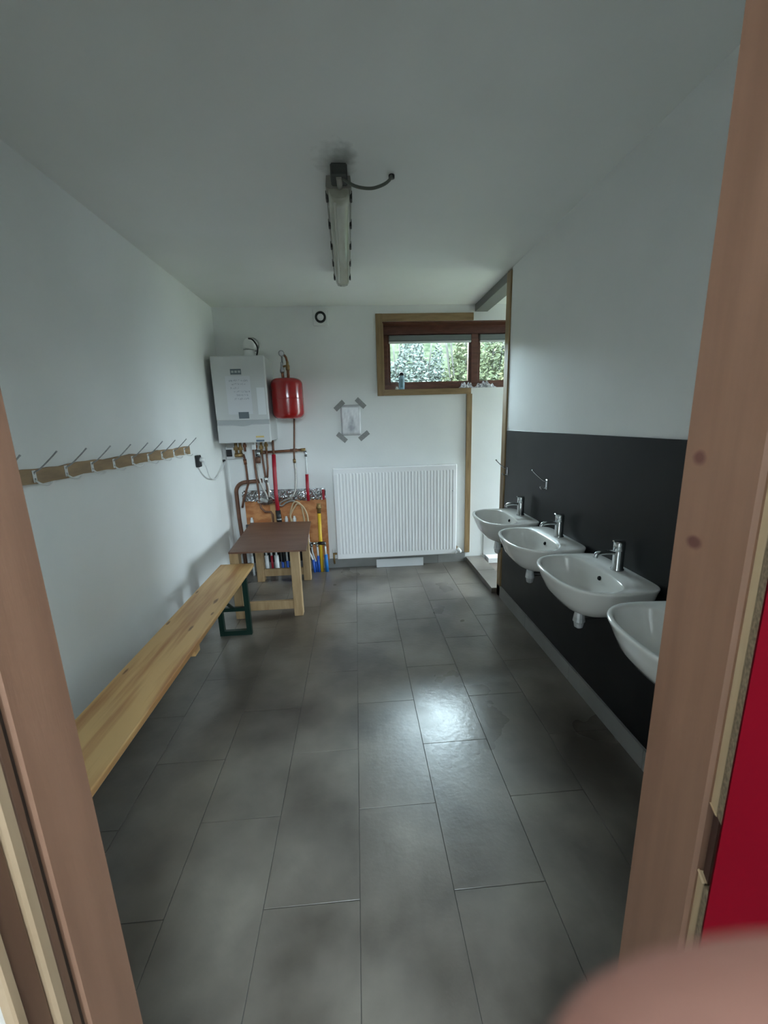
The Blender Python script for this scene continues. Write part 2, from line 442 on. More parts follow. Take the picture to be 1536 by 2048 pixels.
# floor: bed of grout with every tile laid on it
b = B(); b.box(XL, XA, 0.40, D, -0.1, -0.0040)
floor = struct(b.build('floor', 'grout'), 'grey rectangular floor tiles laid in a half bond')
TW, TL, GAP = 0.3025, 0.612, 0.0022
cache = {}
def tile(x0, x1, y0, y1):
    w = round(x1-x0, 4); l = round(y1-y0, 4)
    if w < 0.01 or l < 0.01: return
    if (w, l) not in cache:
        t = B(); t.box(-w/2, w/2, -l/2, l/2, -0.009, 0.0, 0.0004)
        o = t.build('tile', 'tile_grey', floor); cache[(w, l)] = o.data
    else:
        o = bpy.data.objects.new('tile', cache[(w, l)]); COL.objects.link(o); o.parent = floor
    o.location = ((x0+x1)/2, (y0+y1)/2, random.uniform(-0.00015, 0.0))
    o.rotation_euler = (random.uniform(-1, 1)*0.0002, random.uniform(-1, 1)*0.0004, 0)
for c in range(-4, 9):
    x0 = -0.0485 + c*TW; x1 = x0 + TW
    x0c = max(x0, XL)+GAP/2; x1c = min(x1, XA)-GAP/2
    if x1c - x0c < 0.02: continue
    j0 = 1.92 if c % 2 == 0 else 1.61
    for k in range(-3, 5):
        y0 = j0 + (k-1)*TL; y1 = y0 + TL
        if x0 >= XR-0.05 and False: continue
        y0c = max(y0, 0.40)+GAP/2; y1c = min(y1, D)-GAP/2
        if y1c - y0c < 0.02: continue
        if x0c < XR < x1c:                    # tile cut along the partition
            x1d = XR
        else: x1d = x1c
        if x0c >= XR and y1c < 3.0: continue  # bay floor out of sight behind the partition
        tile(x0c, x1d, y0c, y1c)
struct(B().box(1.30, XA, 0.5, D-0.12, -0.002, 0.006).build('floor_bay', 'brown_tile'), 'brown floor of the side bay')

# skirting tiles
def skirting(name, along, fixed0, fixed1, a0, a1, start, label, step=0.612, h=0.098):
    core = B()
    if along == 'y': core.box(fixed0, fixed1, a0, a1, 0.0, h-0.004)
    else: core.box(a0, a1, fixed0, fixed1, 0.0, h-0.004)
    root = struct(core.build(name, 'grout'), label)
    e = start
    while e > a0: e -= step
    while e < a1:
        p0 = max(e, a0)+0.0015; p1 = min(e+step, a1)-0.0015
        if p1-p0 > 0.02:
            t = B()
            if along == 'y':
                s = -0.004 if fixed1 > fixed0 and fixed1 >= XR else 0.004
                if s < 0: t.box(fixed0+s, fixed1, p0, p1, 0.0005, h, 0.001)
                else: t.box(fixed0, fixed1+s, p0, p1, 0.0005, h, 0.001)
            else: t.box(p0, p1, fixed0-0.004, fixed1, 0.0005, h, 0.001)
            t.build('skirting_tile', 'skirting_tile', root)
        e += step
skirting('baseboard_right', 'y', XR-0.008, XR, 0.50, 3.20, 1.99, 'grey tile skirting under the black panel')
skirting('baseboard_back', 'x', D-0.010, D, XL+0.012, 1.105, 0.20, 'grey tile skirting under the radiator')
skirting('baseboard_left', 'y', XL, XL+0.008, 0.50, D-0.02, 1.3, 'grey tile skirting below the bench')

# wooden trims
struct(B().box(0.228, 0.290, D-0.018, D, 1.716, 2.446, 0.002).build('trim_1', 'trim_wood_v'), 'brown wooden board down the left side of the window')
struct(B().box(0.290, 1.150, D-0.0175, D, 2.380, 2.4455, 0.002).build('trim_2', 'trim_wood_h'), 'brown wooden board above the window')
struct(B().box(0.290, 1.138, D-0.0175, D, 1.7165, 1.7715, 0.002).build('trim_3', 'trim_wood_h'), 'brown wooden board below the window')
struct(B().box(1.096, 1.150, D-0.018, D, 0.10, 1.716, 0.002).build('trim_4', 'trim_wood_v'), 'brown wooden upright on the end wall right of the radiator')
struct(B().box(XR-0.012, XP, 3.125, 3.205, 0.0, 2.505, 0.003).build('trim_5', 'trim_wood_v'), 'brown wooden post at the free end of the partition')
struct(B().box(XR, XP, 3.205, D, 2.455, ZC, 0.002).build('trim_6', 'grey_beam'), 'grey lintel running from the post to the end wall')
cb = struct(B().box(1.118, XP-0.004, 3.215, D-0.002, 0.0, 0.046).build('trim_7', 'grout'), 'low tiled kerb across the opening to the side bay')
for k in range(2):
    t = B(); t.box(1.113, XP, 3.21+0.425*k, 3.21+0.425*(k+1)-0.003, 0.0005, 0.052, 0.002); t.build('tile', 'tile_grey', cb)
struct(B().box(1.32, 2.4, 3.93, D-0.009, 0.006, 0.062, 0.004).build('trim_8', 'white_enamel'), 'white raised strip at the foot of the side bay wall')

# window
wroot = B(); wroot.box(WX0, WX1, 4.175, 4.245, WZ0, WZ0+0.052, 0.003)
win = struct(wroot.build('window_1', 'window_wood'), 'high dark brown wooden window looking onto shrubs')
B().box(WX0, WX1, 4.175, 4.245, 2.285, WZ1, 0.003).build('top_rail', 'window_wood', win)
B().box(WX0, 0.345, 4.175, 4.245, WZ0+0.052, 2.285, 0.003).build('stile', 'window_wood', win)
B().box(2.25, WX1, 4.175, 4.245, WZ0+0.052, 2.285, 0.003).build('stile', 'window_wood', win)
B().box(1.168, 1.236, 4.168, 4.245, WZ0+0.052, 2.285, 0.003).build('mullion', 'window_wood', win)
for (x0, x1) in ((0.345, 1.168), (1.236, 2.25)):
    s = B()
    z0, z1 = WZ0+0.052, 2.285
    s.box(x0, x0+0.026, 4.188, 4.235, z0, z1, 0.002); s.box(x1-0.022, x1, 4.188, 4.235, z0, z1, 0.002)
    s.box(x0+0.026, x1-0.022, 4.188, 4.235, z0, z0+0.026, 0.002); s.box(x0+0.026, x1-0.022, 4.188, 4.235, z1-0.03, z1, 0.002)
    sash = s.build('sash', 'window_wood', win)
    B().box(x0+0.026, x1-0.022, 4.208, 4.214, z0+0.026, z1-0.03).build('pane', 'window_glass', sash)
    bl = B(); bl.box(x0+0.012, x1-0.008, 4.150, 4.187, 2.222, 2.278, 0.006)
    blind = bl.build('blind', 'blind_grey', win)
    B().box(x0+0.012, x1-0.008, 4.146, 4.180, 2.205, 2.222, 0.004).build('bottom_bar', 'blind_bar', blind)

B().box(WX0, WX1, D+0.002, 4.175, WZ1-0.014, WZ1-0.0005, 0.001).build('reveal_board', 'window_wood', win)  # dark brown board, also put in for the shade under the reveal top
B().box(WX0+0.0005, WX0+0.010, D+0.002, 4.175, WZ0+0.0, WZ1-0.014, 0.001).build('reveal_board', 'trim_wood_v', win)

# door frame (wooden lining of the doorway)
jr = B(); jr.box(0.420, 0.450, 0.392, 0.500, 0.0, 2.08, 0.004)
frame = struct(jr.build('door_frame', 'jamb_wood'), 'reddish brown wooden lining of the near doorway')
frame.name = 'door_1'
B().box(-0.419, -0.389, 0.412, 0.500, 0.0, 2.08, 0.003).build('jamb', 'jamb_wood', frame)
B().box(-0.389, 0.420, 0.392, 0.500, 2.05, 2.08, 0.003).build('head_jamb', 'jamb_wood', frame)
B().box(-0.419, -0.396, 0.403, 0.412, 0.0, 2.05).build('groove', 'dark_gap', frame)
B().box(-0.419, -0.389, 0.391, 0.403, 0.0, 2.05, 0.002).build('stop_lath', 'brown_lath', frame)
B().box(-0.419, -0.387, 0.374, 0.391, 0.0, 2.05, 0.003).build('edge_lath', 'left_lath', frame)
B().box(-0.419, -0.393, 0.346, 0.374, 0.0, 2.05, 0.002).build('casing', 'brown_lath', frame)
B().box(-0.419, -0.389, 0.334, 0.346, 0.0, 2.05, 0.002).build('outer_lath', 'left_lath', frame)
B().box(-0.3895, -0.3880, 0.4085+0.012, 0.4085+0.0145, 1.360, 1.374).build('screw_cap', 'white_plastic', frame)

# red door folded back into the hall
da = math.radians(-25)
dl = Vector((math.cos(da), math.sin(da), 0)); dn = Vector((math.sin(da), -math.cos(da), 0))   # along the leaf / out of the red face
P0 = Vector((0.426, 0.390, 0.0))
def doorbox(s0, s1, t0, t1, z0, z1, bev=0.0):
    c = P0 + dl*((s0+s1)/2) + dn*((t0+t1)/2) + Vector((0, 0, (z0+z1)/2))
    m = Matrix(((dl.x, dn.x, 0, c.x), (dl.y, dn.y, 0, c.y), (0, 0, 1, c.z), (0, 0, 0, 1)))
    return B().xbox(m, s1-s0, t1-t0, z1-z0, bev)
core = B()
for (z0, z1) in ((0.012, 0.892), (1.0, 2.03)):
    c = P0 + dl*0.41 + dn*0.0225 + Vector((0, 0, (z0+z1)/2))
    core.xbox(Matrix(((dl.x, dn.x, 0, c.x), (dl.y, dn.y, 0, c.y), (0, 0, 1, c.z), (0, 0, 0, 1))), 0.82, 0.015, z1-z0)
c = P0 + dl*0.416 + dn*0.0225 + Vector((0, 0, 0.946))
core.xbox(Matrix(((dl.x, dn.x, 0, c.x), (dl.y, dn.y, 0, c.y), (0, 0, 1, c.z), (0, 0, 0, 1))), 0.808, 0.015, 0.108)
leaf = struct(core.build('door_2', 'chipboard'), 'red laminate chipboard door swung back beside the doorway')
doorbox(0, 0.82, 0.0, 0.015, 1.0, 2.03, 0.002).build('edge_strip', 'pale_lath', leaf)
doorbox(0, 0.82, 0.0, 0.015, 0.012, 0.892, 0.002).build('edge_strip', 'pale_lath', leaf)
doorbox(0.004, 0.82, 0.0, 0.015, 0.892, 1.0, 0.0).build('hinge', 'hinge_bronze', leaf)
doorbox(0, 0.82, 0.030, 0.034, 0.012, 2.03, 0.0).build('face_panel', 'red_laminate', leaf)

# hall behind the camera
ZH = 3.25
struct(B().box(-0.52, -0.400, -2.6, 0.334, 0.0, ZH).build('wall_hall_left', 'hall_paint'), 'white side wall of the hall')
struct(B().box(1.9, 2.0, -2.6, 0.40, 0.0, ZH).build('wall_hall_right', 'hall_paint'), 'right wall of the hall')
b = B(); b.box(-0.52, -0.30, -2.7, -2.6, 0, ZH); b.box(1.60, 2.0, -2.7, -2.6, 0, ZH); b.box(-0.30, 1.60, -2.7, -2.6, 0, 2.15); b.box(-0.30, 1.60, -2.7, -2.6, 2.90, ZH)  # high opening is unseen, placed and sized for the light from behind
struct(b.build('wall_hall_back', 'hall_paint'), 'far wall of the hall with an unseen high opening added to let in light')
struct(B().box(-0.52, 2.0, 0.40, 0.50, ZC+0.1, ZH).build('wall_hall_front', 'hall_paint'), 'hall wall above the doorway')
struct(B().box(-0.52, 2.0, -2.7, 0.40, -0.1, 0.0).build('floor_hall', 'tile_grey'), 'hall floor')
struct(B().box(-0.52, 2.0, -2.7, 0.50, ZH, ZH+0.1).build('ceiling_hall', 'hall_paint'), 'hall ceiling')

# outdoors
struct(B().prism([(4.3, -0.4), (4.3, 0.9), (6.4, 0.95), (9.5, 3.15), (18, 3.6), (18, -0.4)], 'x', -14, 16).build('ground_bank', 'bank_grass'), 'raised ground outside the window')
struct(B().box(3.45, 16, -8, 4.28, -0.4, -0.02).build('ground_yard', 'soil'), 'yard outside the side door')
struct(B().box(7.6, 7.8, -8, 4.29, -0.02, 2.1).build('wall_sky_block', 'render_wall'), 'unseen wall added beyond the side door to block low sky')  # out of view, added to cut off the low sky light

# ================================================================== THINGS
# black wash panel
tag(B().box(XR-0.007, XR, 0.52, 3.108, 0.105, 1.385, 0.001).build('wall_panel', 'black_panel', base=(XR, 1.8, 0.105)),
    'black glossy panel on the right wall behind the wash basins', 'wall panel')

# ---- wash basins
NT = 64
def outline(scale=1.0, z=0.0, grow=0.0, keep_back=False):
    out = []
    cx = -0.165
    for k in range(NT):
        th = 2*math.pi*k/NT
        c, s = math.cos(th), math.sin(th)
        if c >= 0: n, a = 9.0, 0.165
        else: n, a = 2.7, 0.200
        x = a*math.copysign(abs(c)**(2/n), c); y = 0.243*math.copysign(abs(s)**(2/n), s)
        if c > 0: y *= 1-0.09*(x/0.165)**2
        if keep_back and c > 0: px = cx + x
        else: px = cx + x*scale + grow*0
        out.append(Vector((min(px, 0.0), y*scale, z)))
    return out
def inner(scale, z, dx=0.0):
    out = []
    cx = -0.218 + dx
    for k in range(NT):
        th = 2*math.pi*k/NT; c, s = math.cos(th), math.sin(th)
        a, n = (0.098, 3.0) if c >= 0 else (0.128, 2.6)
        out.append(Vector((cx + scale*a*math.copysign(abs(c)**(2/n), c), scale*0.213*math.copysign(abs(s)**(2/n), s), z)))
    return out
def make_basin():
    root = thing('wash_basin', 'x', 'wash basin', (0, 0, 0), 'wash basins along the black panel')
    bb = B()
    bb.layers([outline(0.30, -0.165, keep_back=False), outline(0.46, -0.160, keep_back=False), outline(0.66, -0.135, keep_back=False), outline(0.82, -0.095, keep_back=True),
               outline(0.915, -0.05, keep_back=True), outline(0.97, -0.02, keep_back=True), outline(0.995, -0.010), outline(1.0, -0.004), outline(0.992, 0.0), outline(0.975, 0.001),
               inner(1.03, 0.0005), inner(1.0, -0.002), inner(0.975, -0.009), inner(0.94, -0.03), inner(0.87, -0.065), inner(0.74, -0.098), inner(0.52, -0.118), inner(0.28, -0.126), inner(0.10, -0.129)])
    bb.build('bowl', 'ceramic', root)
    B().lathe((-0.218, 0, -0.1285), [(0, 0.003), (0.020, 0.003), (0.024, 0.0015), (0.024, -0.002)], seg=20).build('drain', 'black_hole', root)
    B().lathe((-0.1290, 0, -0.034), [(0, 0.004), (0.008, 0.004), (0.010, 0.0), (0.010, -0.004)], axis=(-1, 0, 0.3), seg=14).build('overflow_hole', 'black_hole', root)
    tap = B().lathe((-0.052, 0, 0.001), [(0, 0), (0.027, 0), (0.027, 0.005), (0.0225, 0.009), (0.0225, 0.086), (0.0215, 0.088), (0.0235, 0.090), (0.0235, 0.122), (0.020, 0.127), (0, 0.128)], seg=20).build('tap', 'chrome', root)
    sp = [Vector((-0.06, 0, 0.078)), Vector((-0.10, 0, 0.083)), Vector((-0.130, 0, 0.082)), Vector((-0.150, 0, 0.076)), Vector((-0.156, 0, 0.062))]
    B().tube(catmull(sp, 4), 0.0105, 12).build('spout', 'chrome', tap)
    B().beam((-0.030, 0, 0.129), (-0.082, 0, 0.131), 0.013, 0.006, bev=0.002).build('lever', 'chrome', tap)
    trap = B().lathe((-0.205, 0, -0.20), [(0, 0.05), (0.016, 0.05), (0.016, 0.02), (0.020, 0.016), (0.026, -0.030), (0.022, -0.036), (0.018, -0.058), (0.010, -0.064), (0, -0.065)], seg=14, smooth=False).build('trap', 'clear_plastic', root)
    B().tube([(-0.205, 0, -0.212), (-0.11, 0, -0.212), (0.0, 0, -0.212)], 0.014, 10).build('waste_pipe', 'black_plastic', trap)
    B().box(-0.03, -0.002, -0.19, -0.11, -0.046, -0.034, 0.002).build('bracket', 'black_plastic', root)
    return root
basin = make_basin()
for i, (y, lab) in enumerate(((2.655, 'white wash basin farthest from the doorway, next to the wooden post'),
                              (2.115, 'second white wash basin from the wooden post'),
                              (1.595, 'white wash basin third from the post, with its tap and drain in full view'),
                              (1.050, 'nearest white wash basin, partly hidden behind the right door jamb'))):
    o = basin if i == 0 else copy_tree(basin)
    o.location = (XR-0.007, y, 0.822); o['label'] = lab

# ---- chrome coat hooks on the black panel
def make_hook():
    root = thing('coat_hook', 'x', 'coat hook', (0, 0, 0), 'chrome hooks on the black panel')
    p = B(); p.box(-0.004, 0.0, -0.009, 0.009, -0.030, 0.030, 0.0015); pl = p.build('plate', 'chrome', root)
    for z in (-0.02, 0.02): B().lathe((-0.004, 0, z), [(0.004, 0), (0.003, 0.0015), (0, 0.002)], axis=(-1, 0, 0), seg=10).build('screw', 'steel', pl)
    B().tube(catmull([(-0.003, 0, 0.018), (-0.030, 0.004, 0.030), (-0.075, 0.012, 0.072), (-0.088, 0.014, 0.088)], 5), 0.0032, 8).build('upper_prong', 'chrome', root)
    B().lathe((-0.089, 0.0142, 0.089), [(0, -0.006), (0.0045, -0.004), (0.006, 0), (0.0045, 0.004), (0, 0.006)], axis=(-1, 0.1, 1), seg=10).build('knob', 'chrome', root)
    B().tube(catmull([(-0.003, 0, -0.020), (-0.020, 0.0, -0.028), (-0.036, 0.0, -0.024), (-0.042, 0.0, -0.012)], 5), 0.0036, 8).build('lower_prong', 'chrome', root)
    return root
hook = make_hook()
hook.location = (XR-0.007, 3.060, 1.075); hook['label'] = 'small chrome double hook at the far end of the black panel, above the farthest basin'
h2 = copy_tree(hook); h2.location = (XR-0.007, 2.400, 1.072); h2['label'] = 'small chrome double hook on the black panel between the first two basins'

# ---- coat rack on the left wall
rack = thing('coat_rack', 'long brown wooden rail with steel coat hooks on the left wall', 'coat rack', (XL, 2.3, 1.28))
bd = B()
edge_t, edge_b = [], []
yy = 1.30
while yy < 3.131:
    edge_t.append((yy, 1.339+0.003*math.sin(yy*17)+0.002*math.sin(yy*41))); edge_b.append((yy, 1.284+0.003*math.sin(yy*13+1)+0.002*math.sin(yy*37)))
    yy += 0.061
bd.prism(edge_b+edge_t[::-1], 'x', XL, XL+0.018)
bd.build('board', 'rack_wood', rack)
hp = None
for i in range(10):
    y = 1.455+0.1745*i
    if i == 0:
        q = B().box(XL+0.018, XL+0.0205, y-0.009, y+0.009, 1.287, 1.333, 0.001); hp = q.build('hook', 'white_plastic', rack); hp0 = y
        for z in (1.300, 1.322): B().lathe((XL+0.0205, y, z), [(0.0045, 0), (0.003, 0.0015), (0, 0.002)], axis=(1, 0, 0), seg=8).build('screw', 'steel', hp)
        B().tube(catmull([(XL+0.020, y, 1.325), (XL+0.045, y+0.003, 1.340), (XL+0.085, y+0.010, 1.378), (XL+0.108, y+0.014, 1.402)], 4), [0.0028]*12+[0.0034], 7).build('upper_prong', 'steel', hp)
        B().tube(catmull([(XL+0.020, y, 1.294), (XL+0.04, y, 1.280), (XL+0.062, y+0.003, 1.277), (XL+0.075, y+0.004, 1.287)], 4), 0.0038, 7).build('lower_prong', 'white_plastic', hp)
    else:
        h = copy_tree(hp, rack); h.location = (0, y-hp0, random.uniform(-0.002, 0.002)); h.rotation_euler = (0, 0, 0)

# ---- beer bench
bench = thing('bench', 'long narrow pine bench with folding dark green steel legs along the left wall', 'bench', (-0.925, 1.85, 0.0))
B().box(-1.045, -0.800, 0.75, 2.955, 0.444, 0.470, 0.004, 2).build('seat', 'pine', bench)
for y in (1.83, 1.15):
    B().box(-1.02, -0.803 if y > 1.5 else -0.87, y-0.03, y+0.03, 0.412, 0.444, 0.002).build('cleat', 'pine', bench)
def bench_leg(y, s):
    q = B()
    w = 0.034
    q.box(-1.032, -1.032+w, y-0.015, y+0.015, 0.0, 0.444); q.box(-0.812-w+0.005, -0.807, y-0.015, y+0.015, 0.0, 0.444)
    q.box(-1.032+w, -0.812-w+0.005, y-0.015, y+0.015, 0.0, 0.036); q.box(-1.032+w, -0.812-w+0.005, y-0.015, y+0.015, 0.408, 0.444)
    lg = q.build('leg_frame', 'green_steel', bench)
    B().beam((-0.92, y-0.0*s, 0.20), (-0.92, y-0.30*s, 0.440), 0.028, 0.006).build('brace', 'green_steel', lg)
    q = B(); q.box(-1.0, -0.84, y-0.012, y+0.012, 0.185, 0.212); q.build('crossbar', 'green_steel', lg)
bench_leg(2.757, 1); bench_leg(0.95, -1)

# ---- small table
tb = thing('side_table', 'low square timber table with a thin brown board top, in front of the pipes', 'table', (-0.74, 3.40, 0.0))
q = B()
cor = [(-0.975, 2.945), (-0.402, 2.925), (-0.462, 3.825), (-1.040, 3.872)]
q.prism(cor, 'z', 0.552, 0.564); q.build('tabletop', 'table_ply', tb)
LG = {'fl': (-0.955, 3.030), 'fr': (-0.505, 3.030), 'br': (-0.520, 3.770), 'bl': (-0.965, 3.790)}
for k, (x, y) in LG.items():
    B().box(x-0.034, x+0.034, y-0.034, y+0.034, 0.0, 0.552, 0.003).build('leg', 'table_timber', tb)
B().box(-0.921, -0.539, 3.035, 3.065, 0.045, 0.115, 0.003).build('rail', 'table_timber', tb)
B().box(-0.931, -0.554, 3.765, 3.795, 0.050, 0.120, 0.003).build('rail', 'table_timber', tb)
B().beam((-0.505, 3.064, 0.515), (-0.520, 3.736, 0.515), 0.03, 0.07, bev=0.002).build('rail', 'table_timber', tb)
B().beam((-0.955, 3.064, 0.515), (-0.965, 3.756, 0.515), 0.03, 0.07, bev=0.002).build('rail', 'table_timber', tb)

# ---- radiator
rad = thing('radiator', 'large white ribbed panel radiator under the window', 'radiator', (0.37, 3.98, 0.12))
RX0, RX1, RZ0, RZ1, RYF, RYB = -0.236, 0.985, 0.122, 1.045, 3.948, 4.005
q = B()
npan = 36
prof = [(RX0, RYF+0.012), (RX0+0.006, RYF+0.002), (RX0+0.035, RYF)]
pw = (RX1-RX0-0.07)/npan
for k in range(npan):
    x = RX0+0.035+k*pw
    prof += [(x+pw*0.30, RYF), (x+pw*0.42, RYF+0.0032), (x+pw*0.78, RYF+0.0032), (x+pw*0.90, RYF)]
prof += [(RX1-0.035, RYF), (RX1-0.006, RYF+0.002), (RX1, RYF+0.012)]
flat = [(x, RYF+0.0015) if RX0+0.03 < x < RX1-0.03 else (x, y) for (x, y) in prof]
def ring(pf, z): return [Vector((x, y, z)) for x, y in pf] + [Vector((RX1, RYF+0.016, z)), Vector((RX0, RYF+0.016, z))]
q.layers([ring([(x, y+0.006) for x, y in flat], RZ0), ring(flat, RZ0+0.008), ring(flat, RZ0+0.050), ring(prof, RZ0+0.062), ring(prof, RZ1-0.062), ring(flat, RZ1-0.050), ring(flat, RZ1-0.008), ring([(x, y+0.006) for x, y in flat], RZ1)])
q.build('front_panel', 'white_enamel', rad, smooth=False)
B().box(RX0+0.004, RX1-0.004, RYF+0.016, RYB, RZ0+0.02, RZ1-0.012).build('body', 'white_enamel', rad)
gr = B(); gr.box(RX0+0.002, RX1-0.002, RYF+0.012, RYB+0.006, RZ1-0.012, RZ1, 0.002); gr.build('top_grille', 'white_enamel', rad)
for x in (RX0+0.002, RX1-0.002): B().box(x-0.002, x+0.002, RYF+0.014, RYB+0.006, RZ0+0.03, RZ1-0.002, 0.0008).build('side_cover', 'white_enamel', rad)
for x in (0.05, 0.70): B().box(x-0.02, x+0.02, RYB, D-0.009, 0.75, 0.80).build('bracket', 'white_enamel', rad)
v = B(); v.tube([(RX0+0.01, 3.98, 0.175), (RX0-0.030, 3.98, 0.175)], 0.011, 10); v.tube([(RX0-0.035, 3.98, 0.195), (RX0-0.035, 3.98, 0.10), (RX0-0.035, 4.02, 0.06), (RX0-0.035, 4.05, 0.06)], 0.010, 10)
vv = v.build('return_valve', 'brass', rad)
B().lathe((RX0-0.035, 3.98, 0.190), [(0.0, 0.034), (0.014, 0.034), (0.016, 0.0), (0, 0)], seg=14).build('cap', 'white_plastic', vv)
v = B(); v.tube([(RX1-0.01, 3.98, 0.165), (RX1+0.022, 3.98, 0.165), (RX1+0.026, 3.99, 0.165), (RX1+0.026, 4.055, 0.165)], 0.011, 10)
vv = v.build('supply_valve', 'brass', rad)
B().lathe((RX1+0.024, 3.975, 0.165), [(0, 0), (0.017, 0), (0.020, 0.008), (0.020, 0.050), (0.016, 0.058), (0, 0.060)], axis=(0.15, -1, -0.25), seg=18).build('knob', 'white_plastic', vv)
B().lathe((0.945, RYF+0.001, 0.785), [(0.008, 0), (0.006, 0.004), (0, 0.005)], axis=(0, -1, 0), seg=8).build('bleed_screw', 'steel', rad)
B().box(RX0+0.01, RX1-0.06, RYF+0.020, RYF+0.022, RZ1-0.001, RZ1+0.0008).build('grille_slot', 'steel', rad)

# white strip under the radiator
q = B(); q.beam((0.160, 3.995, 0.044), (0.648, 3.995, 0.044), 0.012, 0.086, bev=0.001)
tag(q.build('white_strip', 'paper_bright', base=(0.40, 3.995, 0.0)), 'white board strip standing on the floor under the radiator', 'board')

# ---- boiler
BX0, BX1, BY0, BZ0, BZ1 = -1.196, -0.748, 3.700, 1.328, 2.050
bo = thing('boiler', 'white wall-hung gas boiler with taped paper notes, in the far left corner', 'boiler', (-0.97, 3.88, BZ0))
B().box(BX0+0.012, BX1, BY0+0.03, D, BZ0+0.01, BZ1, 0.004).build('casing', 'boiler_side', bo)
fp = B().box(BX0, BX1+0.004, BY0, BY0+0.034, 1.520, BZ1+0.002, 0.010, 2).build('front_panel', 'boiler_enamel', bo)
B().box(BX0+0.002, BX1+0.002, BY0+0.008, BY0+0.034, 1.482, 1.522, 0.002).build('control_slot', 'boiler_slot', bo)
B().box(BX0, BX1+0.004, BY0, BY0+0.034, BZ0, 1.484, 0.008, 2).build('lower_flap', 'boiler_enamel', bo)
B().box(BX0-0.004, BX0+0.012, BY0+0.032, D, BZ0+0.01, BZ1-0.006).build('side_shade', 'black_plastic', bo)  # black strip standing in for the shadow beside the boiler
q = B(); q.prism([(-1.075+0.02*k/1, 1.490-0.020*math.sin(math.pi*k/10)) for k in range(11)], 'y', BY0-0.003, BY0+0.012); q.build('grip', 'boiler_slot', bo)
B().box(-1.035, -0.945, BY0-0.003, BY0+0.001, 1.900, 1.945, 0.001).build('badge', 'badge', fp)
for x in (-1.027, -0.999, -0.971): B().box(x, x+0.02, BY0-0.0035, BY0-0.003, 1.914, 1.931).build('badge_mark', 'boiler_slot', fp)
B().box(-0.998, -0.912, BY0-0.006, BY0+0.001, 1.535, 1.590, 0.001).build('display', 'badge', fp)
flue = B()
flue.lathe((-0.905, 3.89, BZ1), [(0.062, 0), (0.062, 0.02), (0.052, 0.024), (0.052, 0.07)], seg=20)
flue.tube(arc((-0.905, 3.96, BZ1+0.07), 0.07, math.pi, math.pi/2, 8, (0, 1, 0), (0, 0, 1)) + [Vector((-0.905, D, BZ1+0.14))], 0.052, 20)
flue.lathe((-0.905, 4.03, BZ1+0.14), [(0.065, 0), (0.065, 0.03)], axis=(0, 1, 0), seg=20)
fl = flue.build('flue', 'white_plastic', bo)
B().tube(catmull([(-0.895, 3.86, 2.215), (-0.862, 3.855, 2.205), (-0.833, 3.86, 2.165), (-0.825, 3.865, 2.12), (-0.842, 3.87, 2.065), (-0.845, 3.875, 2.052)], 5), 0.0065, 8).build('cable', 'black_plastic', fl)
# papers taped to the boiler, each a sheet of its own
pp = thing('paper_note', 'white handwritten paper note taped to the front of the boiler', 'paper', (-0.97, BY0-0.003, 1.60))
B().box(-1.082, -0.875, BY0-0.0042, BY0-0.0032, 1.572, 1.888).build('sheet', 'paper', pp)
ink = B()
rr = random.Random(3)
for li, (z, x0, x1) in enumerate(((1.850, -1.055, -0.895), (1.822, -1.03, -0.92), (1.790, -1.045, -0.985), (1.760, -1.02, -0.89), (1.732, -1.0, -0.91), (1.700, -1.02, -0.895))):
    x = x0
    while x < x1:
        w = rr.uniform(0.006, 0.014)
        pts = [(x+w*t/5, BY0-0.0046, z+rr.uniform(-0.009, 0.009)) for t in range(6)]
        ink.tube(pts, 0.0009, 3); x += w+rr.choice((0.003, 0.003, 0.010))
ink.build('handwriting', 'ink', pp)
tag(B().box(-0.830, -0.762, BY0-0.0042, BY0-0.0032, 1.565, 1.790).build('paper_sheet', 'paper_bright', base=(-0.79, BY0-0.004, 1.545)),
    'blank bright white sheet at the right edge of the boiler front', 'paper')
st = B().box(-0.872, -0.802, BY0-0.002, BY0, 1.370, 1.384).build('sticker', 'yellow_label', bo)
B().box(-0.872, -0.802, BY0-0.002, BY0, 1.334, 1.350).build('sticker', 'blue_label', bo)
# valves under the boiler
for (x, r, z1, mt) in ((-1.110, 0.014, 1.215, 'brass'), (-1.070, 0.013, 1.215, 'brass'), (-1.030, 0.010, 1.24, 'copper'), (-0.930, 0.010, 1.23, 'copper'), (-0.880, 0.012, 1.22, 'brass'), (-0.835, 0.011, 1.24, 'brass')):
    t = B(); t.tube([(x, 3.90, BZ0+0.02), (x, 3.90, z1)], r, 10); t.lathe((x, 3.90, z1+0.04), [(r, 0), (r*1.7, 0.0), (r*1.7, 0.025), (r, 0.025)], seg=6, smooth=False)
    t.build('connection', mt, bo)
B().tube([(-1.125, 3.90, 1.208), (-1.055, 3.90, 1.208)], 0.020, 10).build('connection', 'brass', bo)
q = B(); q.box(-0.965, -0.925, 3.88, 3.92, 1.255, 1.325, 0.004); q.build('valve_cap', 'white_plastic', bo)

